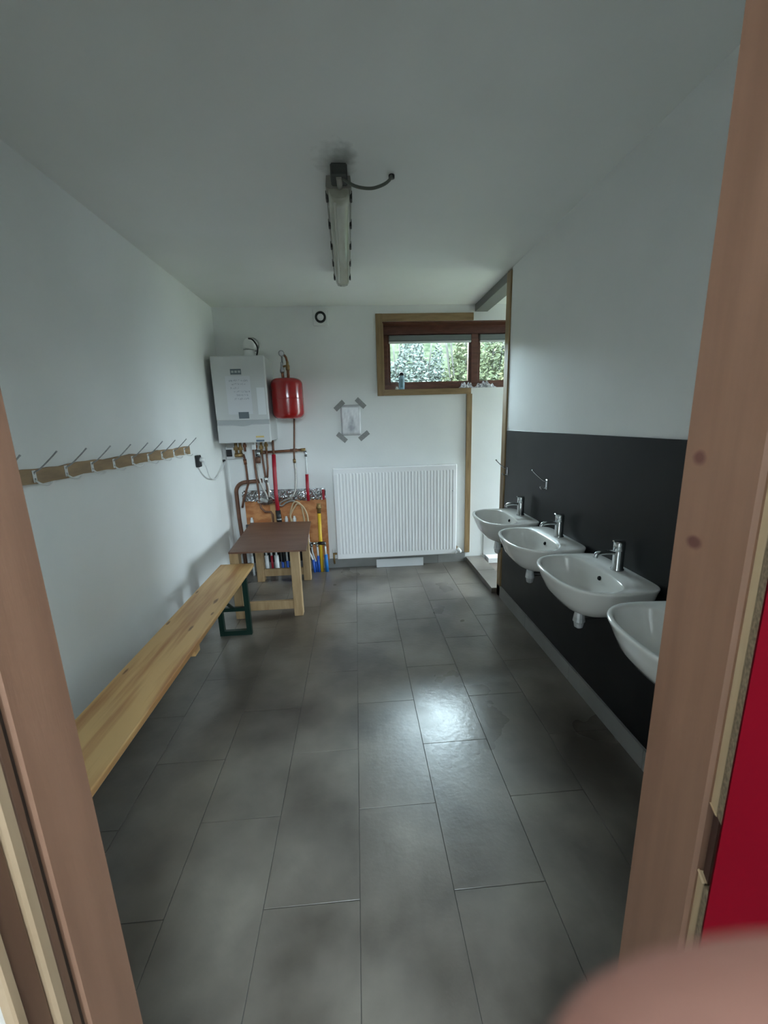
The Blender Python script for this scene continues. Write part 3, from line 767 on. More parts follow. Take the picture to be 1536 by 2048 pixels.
# ---- expansion vessel
ves = thing('expansion_vessel', 'red steel expansion tank hanging beside the boiler', 'tank', (-0.610, 3.855, 1.523))
VX, VY = -0.598, 3.862
pr = [(0, 0.0)]
for k in range(1, 9):
    a = math.pi/2*k/8; pr.append((0.085+0.057*math.sin(a), 0.055*(1-math.cos(a))+0.0))
pr[1:1] = [(0.05, 0.001)]
for k in range(0, 9):
    a = math.pi/2*k/8; pr.append((0.085+0.057*math.cos(a), 0.298+0.055*math.sin(a)))
pr += [(0.05, 0.3545), (0, 0.355)]
B().lathe((VX, VY, 1.523), pr, seg=36).build('tank', 'red_enamel', ves)
B().lathe((VX, VY, 1.523+0.176), [(0.1418, -0.006), (0.1432, -0.003), (0.1432, 0.003), (0.1418, 0.006)], seg=36).build('seam', 'red_enamel', ves)
t = B(); t.tube([(VX-0.025, VY, 1.876), (VX-0.028, VY, 1.93)], 0.012, 10); t.tube([(VX+0.022, VY, 1.876), (VX+0.022, VY, 1.95)], 0.013, 10); t.build('stub', 'copper', ves)
t = B(); t.lathe((VX-0.028, VY, 1.925), [(0.0, 0), (0.017, 0), (0.019, 0.02), (0.013, 0.05), (0.010, 0.09), (0.0, 0.092)], seg=12); t.build('safety_valve', 'steel', ves)
t = B(); t.lathe((VX+0.022, VY, 1.945), [(0, 0), (0.018, 0), (0.018, 0.04), (0.012, 0.05), (0.012, 0.075), (0, 0.078)], seg=12)
t.tube([(VX-0.026, VY, 1.975), (VX+0.022, VY, 1.985)], 0.009, 8)
t.build('valve_body', 'brass', ves)
t = B().tube(catmull([(VX+0.020, VY, 2.02), (VX+0.012, VY, 2.055), (VX-0.004, VY, 2.075)], 4), 0.010, 8).build('relief_arm', 'copper', ves)
gg = B().lathe((VX-0.022, VY-0.012, 2.085), [(0, 0), (0.024, 0), (0.026, 0.004), (0.026, 0.020), (0.023, 0.022), (0.022, 0.019), (0, 0.019)], axis=(0.1, -1, -0.1), seg=20).build('gauge', 'steel', ves)
B().lathe((VX-0.020, VY-0.032, 2.083), [(0.0, 0.0), (0.020, 0.0), (0.020, 0.001), (0, 0.001)], axis=(0.1, -1, -0.1), seg=18).build('dial', 'paper', gg)
B().tube([(VX-0.022, VY, 2.00), (VX-0.022, VY, 2.068)], 0.008, 8).build('gauge_stem', 'steel', ves)
B().tube([(VX, VY+0.1, 1.72), (VX, D, 1.72)], 0.02, 8).build('bracket', 'steel', ves)

# ---- pipes
def pipe(name, label, base, segs, cat='pipe', group=None):
    """segs: (part name, points, radius, material)"""
    if len(segs) == 1:
        n, pts, r, mt = segs[0]
        return tag(B().tube(pts, r, 10).build(name, mt, base=base), label, cat, group)
    root = thing(name, label, cat, base, group)
    for (n, pts, r, mt) in segs: B().tube(pts, r, 10).build(n, mt, root)
    return root
pipe('tank_pipe', 'thin brown copper pipe dropping from the red tank into a braided hose', (-0.58, 3.95, 0.80), [
    ('pipe', [(-0.560, 3.93, 1.545), (-0.575, 3.94, 1.36), (-0.590, 3.95, 1.20), (-0.592, 3.95, 1.14)], 0.0085, 'copper_dull'),
    ('coupling', [(-0.592, 3.95, 1.15), (-0.592, 3.95, 1.115)], 0.014, 'brass'),
    ('hose', catmull([(-0.592, 3.95, 1.118), (-0.590, 3.945, 1.00), (-0.600, 3.92, 0.86), (-0.640, 3.905, 0.79), (-0.700, 3.91, 0.765), (-0.745, 3.92, 0.742), (-0.765, 3.92, 0.718), (-0.735, 3.92, 0.708), (-0.700, 3.915, 0.735), (-0.64, 3.91, 0.755), (-0.58, 3.91, 0.735)], 6), 0.009, 'braided_hose')])
pipe('copper_crosspipe', 'horizontal brown copper pipe running right from below the boiler', (-0.68, 3.955, 1.23), [
    ('pipe', [(-0.885, 3.955, 1.222), (-0.494, 3.955, 1.235)], 0.0125, 'copper'),
    ('joint', [(-0.905, 3.955, 1.222), (-0.860, 3.955, 1.223)], 0.018, 'copper_dull'),
    ('joint', [(-0.625, 3.955, 1.231), (-0.560, 3.955, 1.233)], 0.0165, 'copper_dull'),
    ('joint', [(-0.525, 3.955, 1.234), (-0.482, 3.955, 1.235)], 0.016, 'brass'),
    ('clip', [(-0.80, 3.955, 1.225), (-0.80, D, 1.225)], 0.007, 'brass')])
pipe('white_red_pipe', 'white pipe with a red sleeve going down into the foil insulation', (-0.487, 3.955, 0.76), [
    ('elbow', [(-0.490, 3.955, 1.232), (-0.482, 3.955, 1.20), (-0.482, 3.955, 1.17)], 0.013, 'steel'),
    ('pipe', [(-0.482, 3.955, 1.18), (-0.484, 3.955, 0.99)], 0.0095, 'white_pipe'),
    ('sleeve', [(-0.484, 3.955, 1.00), (-0.488, 3.955, 0.85), (-0.487, 3.95, 0.74)], 0.0155, 'red_plastic')])
pipe('red_pipe', 'thick red sleeved pipe from the boiler down to the table', (-0.79, 3.92, 0.50), [
    ('upper_pipe', [(-0.778, 3.94, BZ0+0.01), (-0.781, 3.94, 1.19)], 0.011, 'copper_dull'),
    ('sleeve', [(-0.780, 3.94, 1.20), (-0.786, 3.935, 1.0), (-0.786, 3.92, 0.83), (-0.775, 3.89, 0.66)], 0.0185, 'red_plastic'),
    ('black_sleeve', [(-0.776, 3.892, 0.67), (-0.768, 3.885, 0.545)], 0.024, 'black_plastic'),
    ('clamp', [(-0.771, 3.886, 0.590), (-0.770, 3.885, 0.575)], 0.026, 'steel'),
    ('lower_pipe', [(-0.769, 3.885, 0.56), (-0.765, 3.89, 0.15)], 0.016, 'black_plastic')])
pipe('return_pipe', 'thick dull brown pipe bending over at the left side of the pipework', (-1.15, 3.95, 0.10), [
    ('bend', [(-0.925, 3.94, 0.955)] + arc((-1.065, 3.94, 0.850), 0.098, math.pi/2, math.pi, 8, (1, 0, 0), (0, 0, 1)) + [(-1.163, 3.945, 0.60), (-1.155, 3.95, 0.40), (-1.15, 3.955, 0.1)], 0.0185, 'copper_dull'),
    ('joint', [(-0.945, 3.94, 0.954), (-0.910, 3.94, 0.956)], 0.022, 'copper')])
pipe('copper_downpipe', 'thin copper pipe hanging from the left brass valve under the boiler', (-1.06, 3.91, 0.7), [
    ('pipe', [(-1.050, 3.90, 1.215), (-1.040, 3.905, 1.15), (-1.040, 3.92, 0.99), (-1.040, 3.925, 0.93), (-1.105, 3.945, 0.77), (-1.125, 3.955, 0.70)], 0.0105, 'copper_dull'),
    ('coupling', [(-1.043, 3.903, 1.17), (-1.040, 3.906, 1.12)], 0.0145, 'copper')])
pipe('copper_tube', 'copper pipe dropping left of the flexible hoses', (-0.955, 3.91, 0.60), [
    ('pipe', [(-0.955, 3.90, 1.325), (-0.955, 3.905, 1.10), (-0.945, 3.905, 0.85), (-0.935, 3.90, 0.70), (-0.90, 3.90, 0.66), (-0.845, 3.90, 0.655), (-0.83, 3.90, 0.63), (-0.832, 3.905, 0.45)], 0.0095, 'copper_dull')])
pipe('flexible_hose', 'grey braided hose under the filling valve below the boiler', (-0.92, 3.90, 0.75), [
    ('hose', catmull([(-0.925, 3.89, 1.14), (-0.928, 3.885, 1.03), (-0.905, 3.88, 0.92), (-0.870, 3.88, 0.83), (-0.862, 3.88, 0.78)], 6), 0.009, 'braided_hose'),
    ('valve', [(-0.912, 3.89, 1.25), (-0.914, 3.89, 1.18)], 0.022, 'steel'),
    ('coupling', [(-0.915, 3.89, 1.185), (-0.920, 3.89, 1.13)], 0.024, 'copper_dull'),
    ('handle', [(-0.925, 3.865, 1.205), (-0.903, 3.865, 1.205)], 0.010, 'black_plastic')])
pipe('service_pipe', 'copper pipe with a bright steel coupling right of the braided hose', (-0.86, 3.91, 0.76), [
    ('pipe', [(-0.880, 3.90, 1.23), (-0.875, 3.905, 1.10), (-0.862, 3.91, 0.90), (-0.865, 3.91, 0.74)], 0.0095, 'copper_dull'),
    ('coupling', [(-0.866, 3.905, 0.995), (-0.864, 3.91, 0.945)], 0.0185, 'chrome'),
    ('hose', catmull([(-0.853, 3.90, 0.95), (-0.842, 3.89, 0.88), (-0.846, 3.885, 0.80)], 5), 0.009, 'braided_hose'),
    ('second_pipe', [(-0.835, 3.90, 1.25), (-0.838, 3.905, 1.08), (-0.850, 3.908, 0.99)], 0.0095, 'copper_dull')])
pipe('yellow_gas_pipe', 'yellow gas pipe with a brass valve standing at the right end of the wooden panel', (-0.395, 3.965, 0.0), [
    ('sleeve', [(-0.392, 3.965, 0.615), (-0.398, 3.965, 0.0)], 0.0175, 'yellow_pipe'),
    ('valve', [(-0.392, 3.965, 0.61), (-0.391, 3.965, 0.67), (-0.390, 3.970, 0.705)], 0.020, 'brass'),
    ('nut', [(-0.392, 3.965, 0.655), (-0.391, 3.965, 0.680)], 0.026, 'brass')])
grp = 'white and blue heating pipes behind the table'
for (x, zt, zb, blue, mt, lab) in ((-0.352, 0.285, 0.17, 0.0175, 'sky_blue_pipe', 'white pipe in a light blue sleeve, right of the yellow gas pipe'),
                                   (-0.430, 0.285, 0.16, 0.0135, 'blue_pipe', 'white pipe in a dark blue sleeve, just left of the yellow gas pipe')):
    pipe('heating_pipe', lab, (x, 3.955, 0.0), [('pipe', [(x, 3.955, zt), (x+0.002, 3.955, zb)], 0.0095, 'white_pipe'), ('sleeve', [(x+0.002, 3.955, zb+0.012), (x+0.006, 3.955, 0.0)], blue, mt)], group=grp)
pipe('heating_pipe', 'curved white pipe in a dark blue sleeve at the left of the small chrome manifold', (-0.49, 3.95, 0.0), [
    ('pipe', catmull([(-0.515, 3.95, 0.30), (-0.512, 3.95, 0.22), (-0.490, 3.95, 0.16), (-0.478, 3.95, 0.12)], 5), 0.0095, 'white_pipe'), ('sleeve', [(-0.480, 3.95, 0.135), (-0.470, 3.95, 0.0)], 0.0135, 'blue_pipe')], group=grp)
pipe('heating_pipe', 'second curved white pipe below the small chrome manifold', (-0.47, 3.965, 0.0), [
    ('pipe', catmull([(-0.485, 3.965, 0.29), (-0.482, 3.965, 0.21), (-0.462, 3.965, 0.13), (-0.452, 3.965, 0.09)], 5), 0.009, 'white_pipe'), ('sleeve', [(-0.455, 3.965, 0.11), (-0.446, 3.965, 0.0)], 0.0125, 'blue_pipe')], group=grp)
for (x, lab) in ((-0.790, 'leftmost of the three blue footed white pipes under the table'), (-0.743, 'middle one of the three blue footed white pipes under the table'), (-0.692, 'rightmost of the three blue footed white pipes under the table')):
    pipe('heating_pipe', lab, (x, 3.955, 0.0), [('pipe', [(x, 3.955, 0.44), (x+0.004, 3.955, 0.12)], 0.0105, 'white_pipe'), ('sleeve', [(x+0.004, 3.955, 0.135), (x+0.008, 3.955, 0.0)], 0.014, 'blue_pipe')], group='blue footed pipes under the table')
for i, (x, r, mt, lab) in enumerate(((-0.893, 0.012, 'red_plastic', 'white pipe with a red foot under the table'), (-0.942, 0.020, 'white_pipe', 'thick plain white pipe under the table left of the red footed one'), (-0.846, 0.022, 'white_pipe', 'thick plain white pipe under the table right of the red footed one'), (-1.085, 0.013, 'white_pipe', 'white drain pipe under the table behind the bench end'))):
    pipe('heating_pipe', lab, (x, 3.95, 0.0), [('pipe', [(x, 3.95, 0.44), (x+0.004, 3.95, 0.16)], min(r, 0.0105), 'white_pipe'), ('sleeve', [(x+0.004, 3.95, 0.20), (x+0.008, 3.95, 0.0)], r, mt)], group=grp)
# small chrome manifold in front of the gas pipe
mf = thing('chrome_manifold', 'small chrome pipe manifold crossing in front of the yellow gas pipe', 'manifold', (-0.45, 3.93, 0.30))
B().tube([(-0.535, 3.935, 0.315), (-0.400, 3.925, 0.310)], 0.014, 12).build('body', 'chrome', mf)
B().tube([(-0.415, 3.925, 0.311), (-0.345, 3.925, 0.309)], 0.017, 12).build('valve', 'black_plastic', mf)
B().tube([(-0.352, 3.93, 0.310), (-0.350, 3.945, 0.30), (-0.351, 3.955, 0.27)], 0.010, 10).build('elbow', 'chrome', mf)
for x in (-0.515, -0.485, -0.430): B().lathe((x, 3.938, 0.305), [(0.012, 0), (0.015, -0.008), (0.012, -0.03), (0, -0.03)], seg=10).build('nut', 'chrome', mf)
B().lathe((-0.510, 3.935, 0.325), [(0.012, 0), (0.012, 0.03), (0.010, 0.034), (0.010, 0.085), (0, 0.087)], seg=12).build('bleed_valve', 'white_plastic', mf)
# heating manifold above the table
hm = thing('heating_manifold', 'steel heating manifold with white caps showing just above the brown tabletop', 'manifold', (-0.72, 3.93, 0.48))
B().tube([(-1.10, 3.93, 0.515), (-0.535, 3.93, 0.515)], 0.018, 12).build('bar', 'steel', hm)
B().tube([(-0.545, 3.93, 0.515), (-0.485, 3.93, 0.513)], 0.011, 10).build('end_plug', 'black_plastic', hm)
for x in (-1.04, -0.708, -0.630): B().lathe((x, 3.925, 0.53), [(0.013, 0), (0.016, 0.006), (0.016, 0.05), (0.011, 0.055), (0.011, 0.07), (0, 0.072)], seg=14).build('cap', 'white_plastic', hm)
for x in (-0.72, -0.63, -0.555): B().lathe((x, 3.915, 0.515), [(0, 0), (0.022, 0), (0.022, 0.016), (0, 0.017)], axis=(0, -1, 0), seg=12).build('fitting', 'red_plastic' if x < -0.7 else 'white_plastic', hm)
for (x0, x1, zt, lab) in ((-0.655, -0.545, 0.745, 'outer loop of beige hose arching over the manifold'), (-0.650, -0.510, 0.725, 'inner loop of beige hose arching over the manifold')):
    xm = (x0+x1)/2
    pipe('hose_loop', lab, (xm, 3.91, 0.52), [('hose', catmull([(x0, 3.915, 0.53), (x0-0.012, 3.91, 0.61), (xm-0.035, 3.905, zt-0.03), (xm, 3.90, zt), (xm+0.045, 3.905, zt-0.035), (x1+0.006, 3.91, 0.61), (x1+0.012, 3.915, 0.53)], 6), 0.008, 'pale_lath')], cat='hose', group='beige hose loops')

# ---- insulation and panel on the wall behind the pipes
q = B()
nx, nz = 60, 8
rr = random.Random(5)
grid = [[Vector((-1.128+0.806*i/nx, 3.995+(0 if i in (0, nx) or k in (0, nz) else rr.uniform(-0.013, 0.008)) + 0.012*(abs(k-nz/2)/(nz/2))**3, 0.738+0.106*k/nz + (rr.uniform(-0.006, 0.006) if k in (0, nz) else 0))) for i in range(nx+1)] for k in range(nz+1)]
vs = [[q.bm.verts.new(p) for p in row] for row in grid]
for k in range(nz):
    for i in range(nx): q.bm.faces.new((vs[k][i], vs[k][i+1], vs[k+1][i+1], vs[k+1][i]))
bk = [[q.bm.verts.new((p.x, D-0.001, p.z)) for p in (grid[0][0], grid[0][nx], grid[nz][nx], grid[nz][0])]][0]
q.bm.faces.new(bk)
fi = thing('foil_insulation', 'crinkled silver foil insulation strip along the top of the wooden panel', 'insulation', (-0.72, 4.03, 0.738))
q.box(-1.126, -0.324, 4.012, D-0.002, 0.742, 0.838)
q.build('foil', 'foil', fi)
B().box(-0.352, -0.328, 3.975, 3.99, 0.742, 0.842).build('red_tape', 'red_plastic', fi)
op = thing('wooden_panel', 'reddish brown chipboard panel on the wall behind the pipes', 'panel', (-0.72, 4.04, 0.10))
B().box(-1.118, -0.322, 4.028, D-0.001, 0.235, 0.738, 0.002).build('board', 'osb', op)
B().box(-1.118, -0.50, 4.040, D-0.001, 0.100, 0.235).build('dark_gap_sheet', 'black_plastic', op)  # black sheet stands in for the dark gap below the board
B().box(-0.50, -0.322, 4.028, D-0.001, 0.100, 0.235, 0.001).build('board_foot', 'osb', op)
B().box(-0.875, -0.800, 4.014, 4.028, 0.44, 0.732, 0.002).build('batten', 'pale_board', op)
q = B()
q.lathe((-0.875, 3.955, 0.765), [(0, -0.07), (0.05, -0.062), (0.075, -0.03), (0.078, 0.01), (0.06, 0.04), (0.03, 0.055), (0, 0.058)], axis=(1, 0, 0.05), seg=14, smooth=False)
for v_ in q.bm.verts: v_.co += Vector((rr.uniform(-1, 1), rr.uniform(-1, 1), rr.uniform(-1, 1)))*0.007; v_.co.x = -0.875+(v_.co.x+0.875)*1.35; v_.co.z = 0.765+(v_.co.z-0.765)*0.75
q.build('foil_bundle', 'foil', fi)

# ---- wall fan
fan = thing('extractor_fan', 'square white extractor fan with a round grille high on the end wall', 'fan', (-0.272, D, 2.346))
B().box(-0.341, -0.203, D-0.042, D, 2.346, 2.482, 0.006, 2).build('housing', 'white_plastic', fan)
B().lathe((-0.272, D-0.0415, 2.416), [(0.030, 0), (0.030, 0.003), (0.050, 0.003), (0.050, 0)], axis=(0, -1, 0), seg=28).build('ring', 'fan_dark', fan)
B().lathe((-0.272, D-0.0415, 2.416), [(0.0, 0.007), (0.028, 0.006), (0.030, 0.0)], axis=(0, -1, 0), seg=28).build('centre_cap', 'white_plastic', fan)
for k in range(12):
    a = 2*math.pi*k/12
    B().beam((-0.272+0.030*math.cos(a), D-0.046, 2.416+0.030*math.sin(a)), (-0.272+0.050*math.cos(a), D-0.046, 2.416+0.050*math.sin(a)), 0.003, 0.002, up=(0, 1, 0)).build('vane', 'dirty_grey', fan)

# ---- poster with tape
po = thing('poster', 'faded grey and white sheet taped to the end wall above the radiator', 'poster', (-0.04, D-0.002, 1.345))
q = B()
n = 10
rows = []
for k in range(n+1):
    rows.append([q.bm.verts.new((-0.135+0.190*i/n, D-0.003-0.004*math.sin(i*1.1+k*0.7)**2, 1.352+0.29*k/n)) for i in range(n+1)])
for k in range(n):
    for i in range(n): q.bm.faces.new((rows[k][i], rows[k][i+1], rows[k+1][i+1], rows[k+1][i])).smooth = True
ps = q.build('sheet', 'poster', po)
sm = ps.modifiers.new('thickness', 'SOLIDIFY'); sm.thickness = 0.0006
for (x, z, a) in ((-0.143, 1.636, 42), (0.062, 1.655, -45), (-0.133, 1.335, -42), (0.083, 1.345, 38)):
    dx, dz = math.cos(math.radians(a))*0.056, math.sin(math.radians(a))*0.056
    B().beam((x-dx, D-0.0085, z-dz), (x+dx, D-0.0085, z+dz), 0.0006, 0.046, up=(-dz, 0, dx)).build('tape', 'tape', po)

# ---- ceiling lamp
lamp = thing('ceiling_lamp', 'unlit grey fluorescent tube lamp on the ceiling', 'lamp', (-0.033, 2.57, ZC))
def lx(y): return -0.026 - 0.020*(y-1.94)/1.26
q = B()
y0, y1 = 2.030, 3.205
for (a, c) in ((y0, y1),):
    v0 = []
    pf = [(-0.052, 2.515), (-0.056, 2.475), (-0.050, 2.468), (0.050, 2.468), (0.056, 2.475), (0.052, 2.515)]
    q.layers([[Vector((lx(a)+x, a, z)) for x, z in pf], [Vector((lx(c)+x, c, z)) for x, z in pf]])
q.build('tray', 'lamp_body', lamp, smooth=False)
q = B()
pf = [(-0.050, 2.470), (-0.046, 2.440), (-0.034, 2.424), (-0.012, 2.419), (0.012, 2.419), (0.034, 2.424), (0.046, 2.440), (0.050, 2.470)]
def sec(y, s, dz=0.0): return [Vector((lx(y)+x*s, y, max(z+dz, 0) if z < 2.469 else z)) for x, z in pf]
q.layers([sec(y0+0.004, 0.86, 0.012), sec(y0+0.014, 0.96, 0.003), sec(y0+0.075, 1.0, 0.0), sec(y1-0.075, 1.0), sec(y1-0.014, 0.96, 0.003), sec(y1-0.004, 0.80, 0.016)])
cv = q.build('diffuser', 'lamp_cover', lamp)
for x in (-0.020,): B().tube([(lx(2.05)+x, 2.05, 2.4195), (lx(3.1)+x, 3.1, 2.4195)], 0.006, 6).build('tube_line', 'lamp_tube', cv)
for k in range(5):
    y = 2.10+0.260*k
    for s in (-1, 1): B().box(lx(y)+s*0.054-0.005, lx(y)+s*0.054+0.005, y-0.018, y+0.018, 2.452, 2.486, 0.002).build('clip', 'dirty_grey', lamp)
B().box(-0.058, 0.012, 1.945, 2.029, 2.472, ZC, 0.006).build('junction_box', 'dirty_grey', lamp)
B().tube([(-0.024, 1.955, 2.474), (-0.022, 1.985, 2.468), (-0.022, 2.03, 2.474)], 0.012, 8).build('gland', 'lamp_body', lamp)
B().tube(catmull([(-0.010, 1.966, 2.474), (0.033, 1.989, 2.460), (0.075, 2.000, 2.455), (0.120, 2.004, 2.456), (0.165, 1.992, 2.464), (0.192, 2.005, 2.488), (0.204, 2.030, ZC-0.002)], 6), 0.0065, 8).build('cable', 'grey_cable', lamp)
B().lathe((0.204, 2.033, ZC), [(0, -0.012), (0.013, -0.012), (0.013, 0)], seg=12).build('cable_bush', 'black_plastic', lamp)

# ---- sockets on the left wall and in the corner
so = thing('wall_socket', 'black socket with a white plug on the left wall beyond the coat rack', 'socket', (XL, 3.275, 1.19))
B().box(XL, XL+0.028, 3.245, 3.305, 1.170, 1.262, 0.004).build('box', 'black_plastic', so)
B().lathe((XL+0.028, 3.277, 1.225), [(0, 0.034), (0.015, 0.034), (0.020, 0.0), (0, 0)], axis=(1, 0, -0.1), seg=14).build('plug', 'white_plastic', so)
B().tube(catmull([(XL+0.055, 3.277, 1.218), (XL+0.06, 3.30, 1.16), (XL+0.035, 3.42, 1.07), (XL+0.02, 3.56, 1.035), (XL+0.02, 3.63, 1.035), (XL+0.02, 3.78, 1.09), (XL+0.02, 3.90, 1.155)], 6), 0.0055, 8).build('cord', 'white_plastic', so)
B().lathe((XL, 3.905, 1.16), [(0.012, 0), (0.012, 0.02), (0, 0.022)], axis=(1, 0, 0), seg=10).build('wall_plug', 'black_plastic', so)
sw = thing('isolator_switch', 'small black switch on a white plate in the corner under the boiler', 'switch', (-1.19, D, 1.16))
B().box(-1.239, -1.165, D-0.06, D, 1.165, 1.275, 0.004).build('box', 'white_plastic', sw)
B().box(-1.234, -1.180, D-0.066, D-0.059, 1.190, 1.256, 0.003).build('rocker', 'black_plastic', sw)

# ---- things on the window sill
bt = thing('shampoo_bottle', 'pale blue plastic bottle with a black cap on the window sill', 'bottle', (0.468, 4.105, WZ0))
def oval(cx, cy, rx, ry, z, n=24): return [Vector((cx+rx*math.cos(2*math.pi*k/n), cy+ry*math.sin(2*math.pi*k/n), z)) for k in range(n)]
q = B(); q.layers([oval(0.468, 4.105, 0.024, 0.016, WZ0+0.0005), oval(0.468, 4.105, 0.0275, 0.019, WZ0+0.006), oval(0.468, 4.105, 0.029, 0.020, WZ0+0.06), oval(0.468, 4.105, 0.0275, 0.019, WZ0+0.115), oval(0.468, 4.105, 0.022, 0.016, WZ0+0.130), oval(0.468, 4.105, 0.017, 0.014, WZ0+0.134)])
bb_ = q.build('body', 'bottle_body', bt)
q = B(); q.layers([oval(0.468, 4.103, 0.020, 0.0195, WZ0+0.020), oval(0.468, 4.103, 0.020, 0.0195, WZ0+0.100)]); q.build('label_print', 'bottle_label', bb_)
q = B(); q.layers([oval(0.468, 4.105, 0.0225, 0.016, WZ0+0.131), oval(0.468, 4.105, 0.0215, 0.016, WZ0+0.150), oval(0.468, 4.105, 0.017, 0.012, WZ0+0.160), oval(0.468, 4.105, 0.008, 0.006, WZ0+0.163)]); q.build('cap', 'bottle_cap', bt)
q = B(); q.layers([oval(0.420, 4.088, 0.014, 0.011, WZ0+0.0005), oval(0.420, 4.088, 0.017, 0.013, WZ0+0.008), oval(0.420, 4.088, 0.013, 0.010, WZ0+0.020), oval(0.420, 4.088, 0.005, 0.004, WZ0+0.025)])
tag(q.build('soap', 'white_plastic', base=(0.42, 4.088, WZ0)), 'small white lump of soap left of the bottle on the sill', 'soap')
def crumple(name, label, x0, x1, y0, y1, h, seed):
    q = B(); rr = random.Random(seed)
    nx, ny = 26, 12
    vs = []
    for j in range(ny+1):
        row = []
        for i in range(nx+1):
            u, v = i/nx, j/ny
            e = min(1, 4.5*min(u, 1-u))*min(1, 3.5*min(v, 1-v))
            z = WZ0+0.002 + e*h*(0.45+0.30*math.sin(u*15+seed+v*5)+0.25*math.sin(u*27-v*9+seed*2)) + e*rr.uniform(0, 0.008)
            row.append(q.bm.verts.new((x0+(x1-x0)*u, y0+(y1-y0)*v + 0.008*math.sin(u*9+seed), max(z, WZ0+0.001))))
        vs.append(row)
    for j in range(ny):
        for i in range(nx): q.bm.faces.new((vs[j][i], vs[j][i+1], vs[j+1][i+1], vs[j+1][i])).smooth = True
    o = q.build(name, 'cloth', base=((x0+x1)/2, (y0+y1)/2, WZ0))
    s = o.modifiers.new('thickness', 'SOLIDIFY'); s.thickness = 0.003; s.offset = 1
    return tag(o, label, 'cloth')
crumple('cloth', 'small crumpled grey cloth on the sill in front of the mullion', 1.035, 1.180, 4.068, 4.150, 0.048, 1)
crumple('cloth', 'larger crumpled grey striped cloth on the sill beside the wooden post', 1.190, 1.395, 4.068, 4.150, 0.062, 4)

# ---- shrubs outside the window
def shrub(cx, cy, w, d, z0, h, n, mt, label, seed):
    rr = random.Random(seed)
    root = thing('shrub', label, 'shrub', (cx, cy, z0), 'shrubs outside the window')
    verts, faces = [], []
    for k in range(n):
        while True:
            p = Vector((rr.uniform(-1, 1), rr.uniform(-1, 1), rr.uniform(0, 1)))
            rad_ = math.hypot(p.x, p.y)/(1.0-0.35*p.z)
            if 0.35 < rad_+0.25*p.z < 1.05: break
        c = Vector((cx+p.x*w, cy+p.y*d, z0+p.z*h*(0.85+0.15*math.sin(p.x*9+seed))))
        a = Vector((rr.gauss(0, 1), rr.gauss(0, 1), rr.gauss(0, 0.6))).normalized()
        b_ = a.cross(Vector((rr.gauss(0, 1), rr.gauss(0, 1), rr.gauss(0, 1)))).normalized()
        L_ = rr.uniform(0.022, 0.048); W_ = L_*0.42
        i = len(verts)
        verts += [c-a*L_, c+b_*W_, c+a*L_, c-b_*W_]; faces.append((i, i+1, i+2, i+3))
    me = bpy.data.meshes.new('foliage'); me.from_pydata([tuple(v-root.location) for v in verts], [], faces); me.materials.append(MATS[mt])
    o = bpy.data.objects.new('foliage', me); COL.objects.link(o); o.parent = root; o['kind'] = 'stuff'
    st_ = B()
    for k in range(9):
        x, y = rr.uniform(-0.7, 0.7)*w, rr.uniform(-0.7, 0.7)*d
        st_.tube(catmull([(cx+x*0.3, cy+y*0.3, z0), (cx+x*0.7, cy+y*0.6, z0+h*0.4), (cx+x, cy+y, z0+h*0.85)], 4), 0.014, 5)
    st_.build('stem', 'twig', root)
shrub(-0.1, 7.2, 0.9, 0.6, 0.9, 2.3, 14000, 'leaf_olive', 'olive green shrub at the left of the window view', 1)
shrub(1.05, 7.4, 0.85, 0.6, 0.9, 2.2, 14000, 'leaf_grey', 'grey green shrub in the middle of the large window pane', 2)
shrub(2.05, 7.1, 0.8, 0.6, 0.9, 2.35, 14000, 'leaf_olive', 'mid green shrub behind the window mullion', 3)
shrub(2.75, 6.6, 0.7, 0.5, 0.9, 2.1, 12000, 'leaf_yellow', 'yellow green shrub seen through the right window pane', 4)
shrub(4.2, 7.0, 0.9, 0.6, 0.9, 2.2, 8000, 'leaf_grey', 'grey green shrub farthest right beyond the window', 5)

# ---- the photographer's hand, fingertip over the lower right of the lens
def cw(r, u, f): return CAM + CR*r + CU*u + CF*f
me = bpy.data.meshes.new('person')
vb, eb, rb = [], [], []
def node(p, r, parent=None):
    vb.append(p); rb.append(r); i = len(vb)-1
    if parent is not None: eb.append((parent, i))
    return i
mm = 0.001
elbow_pts = [(0.235, -0.330, -0.20, 0.044), (0.190, -0.245, -0.150, 0.040), (0.150, -0.165, -0.100, 0.031)]
prev = None
for (r, u, f, rad_) in elbow_pts: prev = node(cw(r, u, f), rad_, prev)
wrist = node(cw(0.135, -0.135, -0.082), 0.027, prev)
palm = node(cw(0.108, -0.092, -0.050), 0.030, wrist)
knuck = node(cw(0.088, -0.062, -0.026), 0.024, palm)
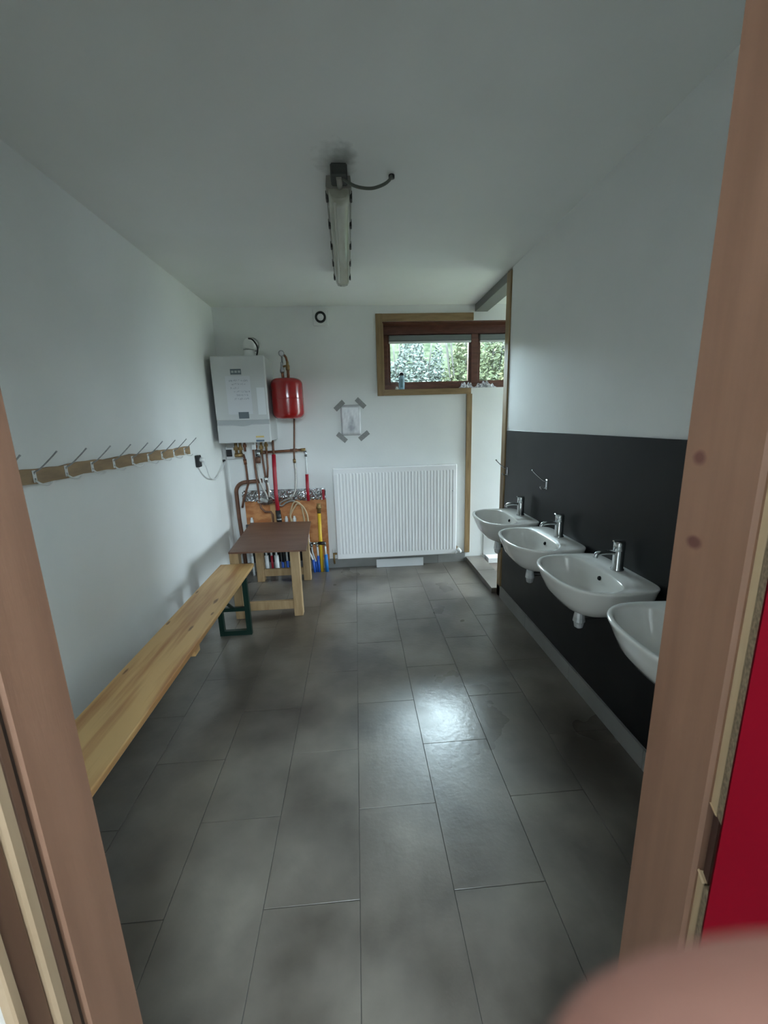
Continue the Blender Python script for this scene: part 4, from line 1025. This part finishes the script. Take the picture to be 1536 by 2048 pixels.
# index finger, laid across in front of the phone
i1 = node(cw(0.074, -0.046, -0.004), 0.0115, knuck)
i2 = node(cw(0.050, -0.0315, 0.0085), 0.0100, i1)
i3 = node(cw(0.029, -0.0252, 0.0125), 0.0095, i2)
i4 = node(cw(0.0150, -0.0256, 0.0128), 0.0098, i3)
i5 = node(cw(0.0048, -0.0266, 0.0126), 0.0077, i4)
# middle, ring and little finger curled below
for (k, (du, df, ln)) in enumerate(((-0.022, -0.004, 1.0), (-0.042, -0.010, 0.93), (-0.060, -0.018, 0.76))):
    a = node(cw(0.086, -0.062+du*0.75, -0.022+df), 0.0125-0.0007*k, palm if k else knuck)
    b_ = node(cw(0.086-0.034*ln, -0.048+du, 0.010+df), 0.0098-0.0006*k, a)
    c_ = node(cw(0.086-0.054*ln, -0.050+du, 0.006+df), 0.0088-0.0006*k, b_)
    node(cw(0.086-0.070*ln, -0.056+du, -0.004+df), 0.0074-0.0005*k, c_)
# thumb behind the phone
t1 = node(cw(0.100, -0.085, -0.075), 0.015, palm)
t2 = node(cw(0.072, -0.062, -0.080), 0.0115, t1)
t3 = node(cw(0.046, -0.050, -0.070), 0.0100, t2)
node(cw(0.028, -0.046, -0.060), 0.0080, t3)
hand_base = cw(0.135, -0.135, -0.082)
me.from_pydata([tuple(v-hand_base) for v in vb], eb, [])
hand = bpy.data.objects.new('person', me); COL.objects.link(hand); hand.location = hand_base
me.materials.append(MATS['skin'])
sk = hand.modifiers.new('skin', 'SKIN'); sk.use_smooth_shade = True
for i, v in enumerate(me.skin_vertices[0].data): v.radius = (rb[i], rb[i]); v.use_root = (i == palm)
sb = hand.modifiers.new('subdivision', 'SUBSURF'); sb.levels = 2; sb.render_levels = 3
tag(hand, 'bare hand of the person taking the picture, one blurred fingertip across the bottom right corner', 'person')
q = B()
nc = Vector(cw(0.0100, -0.0322, 0.0172))
q.lathe(nc, [(0, 0.0016), (0.0032, 0.0013), (0.0048, 0.0004), (0.0052, -0.0012)], axis=CF*0.62-CU*0.78, seg=16)
q.build('fingernail', 'nail', hand)
